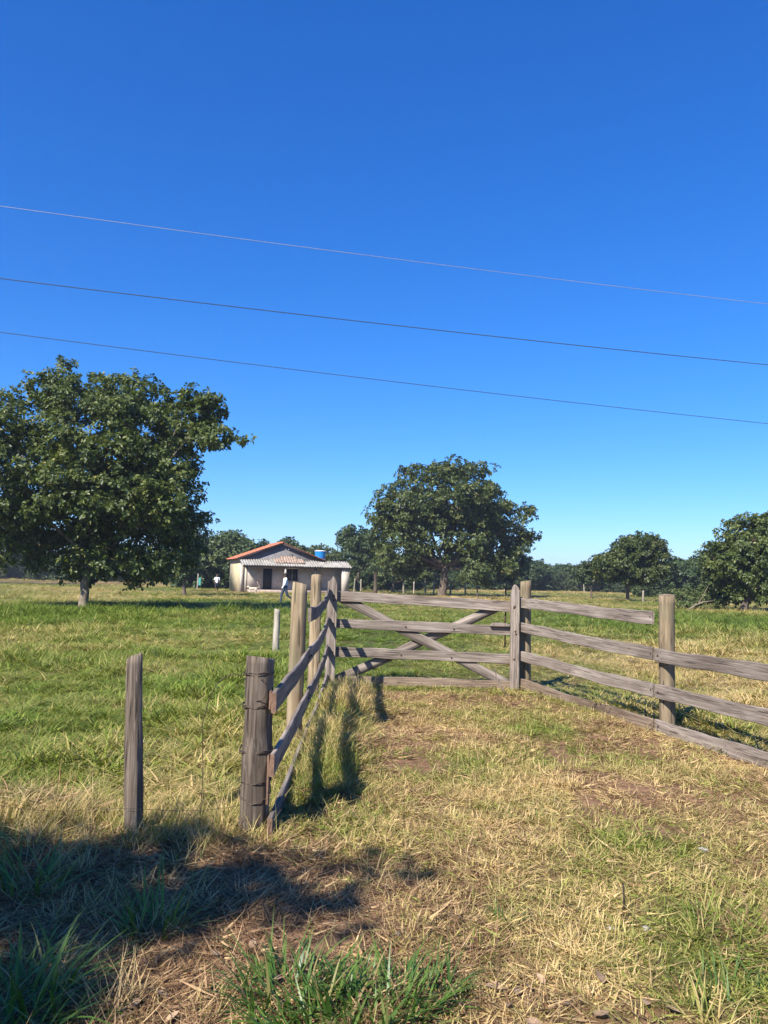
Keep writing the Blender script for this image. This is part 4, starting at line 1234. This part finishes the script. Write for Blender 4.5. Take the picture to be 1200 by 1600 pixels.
M['skin'] = simple('brown_skin', (.10, .05, .032), (.13, .065, .042), scale=6, bump=0, rough=.6)
M['dark_hair'] = simple('dark_hair', (.008, .007, .006), (.02, .017, .014), scale=60, bump=.3, rough=.7)
M['pale_shirt'] = simple('pale_blue_grey_shirt', (.62, .65, .66), (.74, .76, .76), scale=7, bump=.4, rough=.9)
M['white_shirt'] = simple('white_t_shirt', (.66, .66, .68), (.78, .78, .80), scale=6, bump=.3, rough=.9)
M['jeans'] = simple('dark_blue_jeans', (.022, .035, .06), (.05, .075, .115), scale=12, bump=.4, rough=.9)
M['shorts'] = simple('dark_shorts', (.012, .016, .026), (.03, .036, .05), scale=12, bump=.3, rough=.9)
M['shoe_light'] = simple('light_shoe', (.5, .5, .5), (.65, .65, .65), scale=8, bump=.1)
M['shoe_dark'] = simple('dark_shoe', (.02, .016, .013), (.04, .034, .03), scale=8, bump=.1)
M['cap'] = simple('dark_grey_cap', (.03, .032, .036), (.055, .058, .065), scale=20, bump=.2)
M['dog'] = simple('cream_dog_coat', (.50, .43, .30), (.66, .58, .44), scale=14, bump=.4, rough=.95)
M['eye'] = simple('dark_eye', (.006, .005, .004), (.01, .008, .007), scale=5, bump=0, rough=.2)


def head(c, mi, fwd=(0, -1)):
    """head facing local -y: skull, jaw, nose, ears, neck comes separately"""
    x, y, z = c
    return [((x, y + .015, z + .03), (x, y - .005, z + .035), .098, .095, mi), ((x, y - .02, z - .055), (x, y - .035, z - .06), .070, .062, mi),
            ((x, y - .105, z - .005), (x, y - .122, z - .028), .013, .016, mi), ((x - .094, y + .01, z), (x - .098, y + .015, z - .03), .016, .013, mi), ((x + .094, y + .01, z), (x + .098, y + .015, z - .03), .016, .013, mi),
            ((x - .024, y - .094, z - .068), (x + .024, y - .094, z - .068), .010, .010, 4), ((x - .036, y - .092, z + .012), (x - .034, y - .093, z + .012), .011, .011, 5), ((x + .034, y - .093, z + .012), (x + .036, y - .092, z + .012), .011, .011, 5)]


# walker in cap, long sleeves and jeans: local -y is where he walks
sg = head((0, -.035, 1.60), 0)
sg += [((0, 0, 1.42), (0, -.02, 1.54), .062, .056, 0)]
sg += [((0, .01, 1.36), (0, 0, 1.16), .125, .135, 1), ((-.10, 0, 1.36), (.10, 0, 1.36), .10, .10, 1), ((-.15, .0, 1.39), (.15, .0, 1.39), .068, .068, 1), ((0, 0, 1.16), (0, 0, .98), .135, .140, 1)]
sg += [((-.06, 0, .95), (.06, 0, .95), .125, .125, 2)]
# legs: left (-x) planted forward, right (+x) trailing with the heel lifted
sg += [((-.09, -.01, .92), (-.10, -.17, .50), .098, .070, 2), ((-.10, -.17, .50), (-.10, -.19, .11), .068, .052, 2), ((-.10, -.17, .055), (-.10, -.33, .040), .050, .042, 3)]
sg += [((.09, .0, .92), (.10, .10, .50), .098, .070, 2), ((.10, .10, .50), (.10, .40, .27), .068, .050, 2), ((.10, .43, .25), (.10, .47, .08), .048, .042, 6)]
# arms
sg += [((-.19, .0, 1.37), (-.23, .10, 1.11), .062, .050, 1), ((-.23, .10, 1.11), (-.22, .0, .88), .048, .038, 1)]
sg += hand((-.22, -.005, .865), (0, -.15, -1), (1, 0, 0), 0)
sg += [((.19, .0, 1.37), (.23, -.09, 1.11), .062, .050, 1), ((.23, -.09, 1.11), (.21, -.22, .90), .048, .038, 1)]
sg += hand((.21, -.225, .89), (0, -.3, -1), (-1, 0, 0), 0)
mats = [M['skin'], M['pale_shirt'], M['jeans'], M['shoe_dark'], M['skin'], M['eye'], M['shoe_light']]
P1 = empty('person', at_z(-5.92, 47.0, -.0), R(-68))
P1.scale = (1.08, 1.08, 1.08)
tag(P1, 'person in a dark cap, pale long sleeved shirt and jeans walking across the grass', 'person')
figure('body', sg, mats, .010, (0, 0, 0), 0, P1)
cp = MB()
zs = np.linspace(0, 1, 8)
cp.tube([(0, -.03, 1.655 + .075 * z) for z in zs], [.112 * math.sqrt(max(.02, 1 - (z * .96) ** 2.4)) for z in zs], 18)
br = np.linspace(-1.1, 1.1, 9)
V = [(.105 * math.sin(a), -.03 - .105 * math.cos(a), 1.66) for a in br] + [(.10 * math.sin(a) * .95, -.03 - .185 * math.cos(a * .8), 1.645) for a in br]
V += [(v[0], v[1], v[2] - .012) for v in V]
Q = [(i, i + 1, i + 10, i + 9) for i in range(8)] + [(18 + i, 27 + i, 28 + i, 19 + i) for i in range(8)] + [(9 + i, 10 + i, 28 + i, 27 + i) for i in range(8)]
cp.add(V, Q)
cp.build('cap', M['cap'], P1, smooth=True)

# second person in white shirt and dark shorts, walking towards the gate
sg = head((0, -.03, 1.59), 0)
sg += [((0, 0, 1.40), (0, -.015, 1.52), .060, .055, 0)]
sg += [((0, .01, 1.36), (0, 0, 1.14), .130, .138, 1), ((-.15, 0, 1.375), (.15, 0, 1.375), .075, .075, 1), ((0, 0, 1.14), (0, 0, .96), .14, .148, 1)]
sg += [((-.06, 0, .92), (.06, 0, .92), .125, .125, 2), ((-.09, 0, .90), (-.10, -.12, .54), .105, .098, 2), ((.09, 0, .90), (.10, .08, .54), .105, .098, 2)]
sg += [((-.10, -.12, .54), (-.10, -.15, .48), .068, .062, 0), ((-.10, -.15, .48), (-.10, -.15, .10), .060, .042, 0), ((-.10, -.14, .05), (-.10, -.29, .038), .046, .040, 3)]
sg += [((.10, .08, .54), (.10, .10, .48), .068, .062, 0), ((.10, .10, .48), (.10, .26, .14), .060, .042, 0), ((.10, .28, .10), (.10, .17, .036), .046, .038, 3)]
sg += [((-.20, 0, 1.36), (-.235, .02, 1.20), .068, .062, 1), ((-.235, .02, 1.20), (-.25, .03, 1.10), .044, .042, 0), ((-.25, .03, 1.10), (-.22, -.10, .90), .042, .033, 0)]
sg += hand((-.22, -.105, .89), (.1, -.4, -1), (1, 0, 0), 0)
sg += [((.20, 0, 1.36), (.235, .02, 1.20), .068, .062, 1), ((.235, .02, 1.20), (.26, .04, 1.10), .044, .042, 0), ((.26, .04, 1.10), (.22, -.12, .95), .042, .033, 0)]
sg += hand((.22, -.125, .94), (-.1, -.6, -.8), (-1, 0, 0), 0)
mats = [M['skin'], M['white_shirt'], M['shorts'], M['shoe_dark'], M['skin'], M['eye']]
P2 = empty('person', at_z(-16.0, 74.6), R(12))
tag(P2, 'person in a white t-shirt and dark shorts walking left of the farmhouse', 'person')
figure('body', sg, mats, .010, (0, 0, 0), 0, P2)
hr = MB()
hr.tube([(0, -.005 + .02 * z, 1.60 + .125 * z) for z in zs], [.112 * math.sqrt(max(.02, 1 - (z * .97) ** 2.2)) for z in zs], 16)
hr.build('hair', M['dark_hair'], P2, smooth=True)

# dog
sg = [((0, -.26, .44), (0, .05, .45), .125, .12, 0), ((0, .05, .45), (0, .28, .46), .105, .10, 0), ((0, -.30, .48), (0, -.44, .60), .085, .07, 0),
      ((0, -.46, .63), (0, -.52, .63), .075, .065, 0), ((0, -.54, .61), (0, -.64, .585), .042, .033, 0), ((0, -.665, .595), (0, -.668, .595), .015, .014, 1),
      ((-.055, -.44, .68), (-.075, -.43, .62), .022, .018, 0), ((.055, -.44, .68), (.075, -.43, .62), .022, .018, 0), ((0, .36, .50), (0, .52, .60), .028, .018, 0), ((0, .52, .60), (0, .60, .70), .018, .012, 0)]
for s in (-1, 1):
    k = .05 * s
    sg += [((.075 * s, -.26, .40), (.075 * s, -.24 + k, .24), .055, .036, 0), ((.075 * s, -.24 + k, .24), (.075 * s, -.26 + k, .05), .032, .025, 0), ((.075 * s, -.27 + k, .03), (.075 * s, -.31 + k, .025), .028, .026, 0)]
    sg += [((.075 * s, .27, .42), (.075 * s, .21 - k, .27), .072, .045, 0), ((.075 * s, .21 - k, .27), (.075 * s, .31 - k, .17), .038, .028, 0), ((.075 * s, .31 - k, .17), (.075 * s, .29 - k, .05), .026, .023, 0), ((.075 * s, .28 - k, .03), (.075 * s, .24 - k, .025), .028, .026, 0)]
dg_ = figure('dog', sg, [M['dog'], M['eye']], .012, at_z(-12.3, 73.6), R(-75))
tag(dg_, 'small cream coloured dog standing on the grass in front of the porch', 'dog')


# ------------------------------------------------------------------ far fence posts
proto = None
for i, (x, y, h) in enumerate([(-3.3, 90, 1.6), (-2.5, 90.5, 1.5), (3.5, 86, 1.4), (4.7, 84.5, 1.7), (5.6, 84.2, 1.6), (2.4, 87, 1.3), (9.0, 83.6, 1.25), (-20.6, 86, 1.7), (33.5, 128, 1.5), (23.8, 70.5, 1.1), (1.2, 88, 1.2), (7.4, 84, 1.3)]):
    if proto is None:
        proto = round_post('pasture_post', (0, 0, 0), 1.0, .085, .07, M['post_white'], None, bulge=.06, sides=12, rings=7, knots=1)
        o = proto
    else:
        o = proto.copy(); col.objects.link(o)
    o.location = at_z(x, y); o.scale = (rng.uniform(.9, 1.3), 1, h)
    o.rotation_euler = (rng.normal() * .04, rng.normal() * .05, rng.random() * 6)
    own = {7: 'pale post with the teal cloth left of the farmhouse', 8: 'pale post at the far end of the open field before the woodland', 9: 'pale stub post under the flat bottomed dark tree'}.get(i)
    if own:
        tag(o, own, 'post')
        if 'group' in o: del o['group']
    else:
        tag(o, 'pale rough post of the sparse pasture fence beyond the gate', 'post', 'pale posts of the far pasture fence')
hc = MB()
xs = np.linspace(0, .28, 8); zs2 = np.linspace(0, 1, 10)
V = [(x, .04 * math.sin(x * 20 + z * 3) * (1 - z * .5), .45 + .85 * z) for z in zs2 for x in xs]
V += [(x, y + .012, z) for x, y, z in V]
Q = []
for i in range(9):
    for j in range(7):
        k = i * 8 + j
        Q += [(k, k + 1, k + 9, k + 8), (80 + k, 88 + k, 89 + k, 81 + k)]
hc.add(V, Q)
M['teal'] = simple('teal_cloth', (.05, .22, .19), (.09, .32, .28), scale=10, bump=.2)
o = hc.build('hanging_cloth', M['teal'], None, smooth=True); o.location = at_z(-20.5, 85.9)
tag(o, 'teal cloth hung on a post left of the farmhouse', 'cloth')


# ------------------------------------------------------------------ overhead wires
M['wire_pale'] = simple('pale_aluminium_wire', (.30, .28, .29), (.4, .37, .37), scale=3, bump=0, rough=.5, metallic=.3)
M['wire_dark'] = simple('dark_cable', (.035, .04, .055), (.06, .065, .08), scale=3, bump=0, rough=.6)
for (a, b_, mt, rad, lab) in [((-7.398, 14, 8.481), (9.151, 18, 8.413), 'wire_pale', .0055, 'pale uppermost overhead wire crossing the blue sky'),
                              ((-7.306, 14, 7.07), (9.118, 18, 6.915), 'wire_dark', .0085, 'dark middle overhead cable crossing the blue sky'),
                              ((-7.238, 14, 6.036), (9.087, 18, 5.484), 'wire_dark', .0065, 'thin lowest overhead cable just above the tree tops')]:
    a = np.array(a); b_ = np.array(b_)
    ts = np.linspace(-1.2, 2.2, 60)
    P = a + np.outer(ts, b_ - a) + np.outer(.22 * (ts * (ts - 1)), [0, 0, 1])
    w_ = MB(); w_.tube(P, rad, 6)
    tag(w_.build('overhead_wire', M[mt], None, smooth=True), lab, 'wire')


# ------------------------------------------------------------------ foreground growth and litter
def tussock(x, y, label, n, spread, Lr, Wr, lean, curve, group=None):
    V, Q, T_, fv = blades(n, spread, Lr, Wr, lean, curve, seg=5)
    V[:, 2] = np.maximum(V[:, 2], .004)
    me = np_mesh('grass_tussock', V, [Q, T_], [('var', 'FACE', fv)])
    o = mobj('grass_tussock', me, M['tussock'])
    o.location = at_z(x, y, -.005)
    tag(o, label, 'grass clump', group)
    return o


gl = 'big clump of broad green strap grass growing in the dappled roadside shade'
tussock(-.30, 3.05, gl, 260, .22, (.12, .30), (.008, .015), (.15, 1.4), (.2, 1.1), 'strap grass clumps at the roadside')
tussock(-.02, 2.95, gl, 230, .21, (.12, .27), (.008, .014), (.2, 1.4), (.2, 1.2), 'strap grass clumps at the roadside')
tussock(.16, 3.05, gl, 140, .15, (.11, .25), (.007, .013), (.3, 1.35), (.2, 1.0), 'strap grass clumps at the roadside')
tussock(-.16, 2.72, gl, 190, .22, (.12, .27), (.008, .016), (.6, 1.5), (.2, .9), 'strap grass clumps at the roadside')
tussock(-1.30, 2.95, 'tall arching strap grass clump on the road side of the thin grey post', 200, .20, (.16, .42), (.009, .016), (.1, 1.25), (.4, 1.5))
tussock(-1.18, 2.68, 'flat broad bladed grass clump in front of the tall arching one', 140, .18, (.16, .32), (.010, .019), (.5, 1.4), (.3, 1.2))
tussock(-1.0, 3.62, 'upright green grass clump in the shade between the thin post and the roadside', 70, .13, (.16, .36), (.009, .016), (.1, 1.0), (.3, 1.1))
tussock(-1.75, 4.0, 'shaded green grass clump on the road side of the straw heap', 80, .18, (.2, .45), (.009, .016), (.3, 1.2), (.3, 1.1))
tussock(1.42, 3.1, 'low green grass clump in the sunny corner of the entrance', 110, .25, (.08, .2), (.006, .010), (.2, 1.1), (.2, .9))
tussock(.62, 3.75, 'small bright green tuft alone on the dry trampled lawn', 40, .06, (.08, .17), (.006, .010), (.3, 1.2), (.2, .7))

# heap of cut dry grass
V, Q, T_, fv = blades(1500, .48, (.15, .45), (.003, .007), (.9, 1.7), (-.3, .6), seg=4)
r = np.hypot(V[:, 0], V[:, 1] * 1.5)
V[:, 1] *= .55
V[:, 2] += .20 * np.exp(-(r / .33) ** 2) * rng.random(len(V)).repeat(1)[0] + .16 * np.exp(-(r / .35) ** 2)
V[:, 2] = np.maximum(V[:, 2], .0)
o = mobj('straw_heap', np_mesh('straw_heap', V, [Q, T_], [('var', 'FACE', fv)]), M['straw'])
o.location = at_z(-2.35, 5.25)
tag(o, 'low heap of cut dry grass lying beside the thin grey post', None, None, 'stuff')

# fallen leaves
M['dead_leaf'] = simple('dead_leaf', (.19, .115, .065), (.42, .29, .18), scale=14, bump=.3, rough=.8, perobj=.25)


def leaf_mesh(seed):
    r_ = np.random.default_rng(seed)
    n, m = 8, 5
    V = []
    c1, c2, tw = r_.uniform(-.5, .9), r_.uniform(.2, 1.4), r_.uniform(-.5, .5)
    for i in range(n):
        t = i / (n - 1)
        w = .5 * math.sin(math.pi * min(1, t * .97 + .02)) ** .8 * (.8 + .3 * t)
        for j in range(m):
            u = j / (m - 1) * 2 - 1
            V.append((t - .5, u * w * .55, .02 + .10 * c1 * (t - .5) ** 2 * 4 + .16 * c2 * (u * w) ** 2 * 2 + tw * .2 * u * w * (t - .5) + r_.normal() * .008))
    V = np.array(V); V[:, 2] -= V[:, 2].min()
    V = np.concatenate([V, V - [0, 0, .008]])
    Q = []
    for i in range(n - 1):
        for j in range(m - 1):
            k = i * m + j
            Q += [(k, k + m, k + m + 1, k + 1), (n * m + k, n * m + k + 1, n * m + k + m + 1, n * m + k + m)]
    me = np_mesh('fallen_leaf', V, np.array(Q), smooth=True)
    me.materials.append(M['dead_leaf'])
    return me


lms = [leaf_mesh(s) for s in range(6)]
spots = [(.60, 3.12), (.66, 3.18), (.55, 3.08), (.50, 2.98), (.62, 2.95), (.72, 3.0), (.83, 2.94), (.57, 2.86), (1.02, 3.02), (1.10, 2.98), (.98, 2.92), (.30, 3.35), (.38, 3.2), (-.62, 2.86), (-.72, 2.90), (-.56, 2.80),
         (-.80, 3.05), (-.45, 3.5), (-.52, 3.42), (-.38, 3.15), (-.95, 2.84), (.40, 2.83), (.75, 2.84), (.24, 3.12), (-.66, 3.35), (.47, 3.10), (.90, 3.2), (-.88, 2.98)]
for i, (x, y) in enumerate(spots):
    o = bpy.data.objects.new('fallen_leaf', lms[i % 6]); link(o)
    s = rng.uniform(.045, .085)
    o.location = at_z(x, y, .025); o.scale = (s, s, s)
    o.rotation_euler = (rng.normal() * .25, rng.normal() * .25, rng.random() * 6.28)
    tag(o, 'curled dry brown leaf fallen on the roadside soil', 'leaf', 'dry leaves on the roadside soil')

# pale stones
M['stone'] = simple('pale_stone', (.30, .26, .22), (.46, .41, .35), scale=12, bump=.3, rough=.9)
for i, (x, y, s) in enumerate([(1.08, 3.66, .017), (1.24, 3.66, .02), (1.98, 4.82, .024), (.10, 3.55, .015)]):
    b = bmesh.new(); bmesh.ops.create_icosphere(b, subdivisions=2, radius=1)
    for v in b.verts: v.co = Vector((v.co.x * 1.3, v.co.y, v.co.z * .6)) * (1 + random.uniform(-.13, .13))
    me = bpy.data.meshes.new('pale_stone'); b.to_mesh(me); b.free()
    o = mobj('pale_stone', me, M['stone']); o.location = at_z(x, y, s * .5); o.scale = (s, s, s); o.rotation_euler = (0, 0, i * 1.3)
    tag(o, 'small pale pebble lying on the dry trampled lawn', 'stone', 'pale pebbles on the lawn')

# ------------------------------------------------------------------ air
def make_haze():
    b = MB(); b.box((0, 2600, 16), (9200, 7100, 36))
    m, nt, N, L = new_mat('thin_haze')
    v = node(N, 'ShaderNodeVolumePrincipled'); v.inputs['Color'].default_value = (.80, .88, 1.0, 1); v.inputs['Density'].default_value = .00045; v.inputs['Anisotropy'].default_value = .2
    o = node(N, 'ShaderNodeOutputMaterial'); L.new(v.outputs[0], o.inputs['Volume'])
    tag(b.build('haze', m), kind='stuff')


make_haze()

# sticks
def stick(P, r, mat, label, kids=()):
    b = MB(); b.tube(np.array(P), np.linspace(r, r * .5, len(P)), 7, jit=.2)
    for (Q_, r2) in kids: b.tube(np.array(Q_), np.linspace(r2, r2 * .4, len(Q_)), 5, jit=.2)
    o = b.build('dead_branch', mat, None, smooth=True)
    tag(o, label, 'branch')


z0 = hz(1.72, 10.75)
stick([(1.76, 10.78, z0), (1.72, 10.95, z0 + .06), (1.66, 11.15, z0 + .22), (1.64, 11.25, z0 + .33)], .014, M['post_old'], 'dark bent stick leaning at the foot of the gate')
stick([(20.1, 50.6, .05), (20.6, 50.8, .35), (21.2, 51.0, .55), (22.0, 51.2, .65)], .07, M['bark_pale'], 'pale dead branch sticking out of the low bush', [([(20.9, 51, .45), (21.2, 51, 1.0), (21.6, 51, 1.7)], .035)])
stick([(1.19, 3.83, hz(1.19, 3.83) - .02), (1.192, 3.83, .08), (1.19, 3.835, .17)], .008, M['iron'], 'short dark twig standing up from the lawn')
print('scene done')
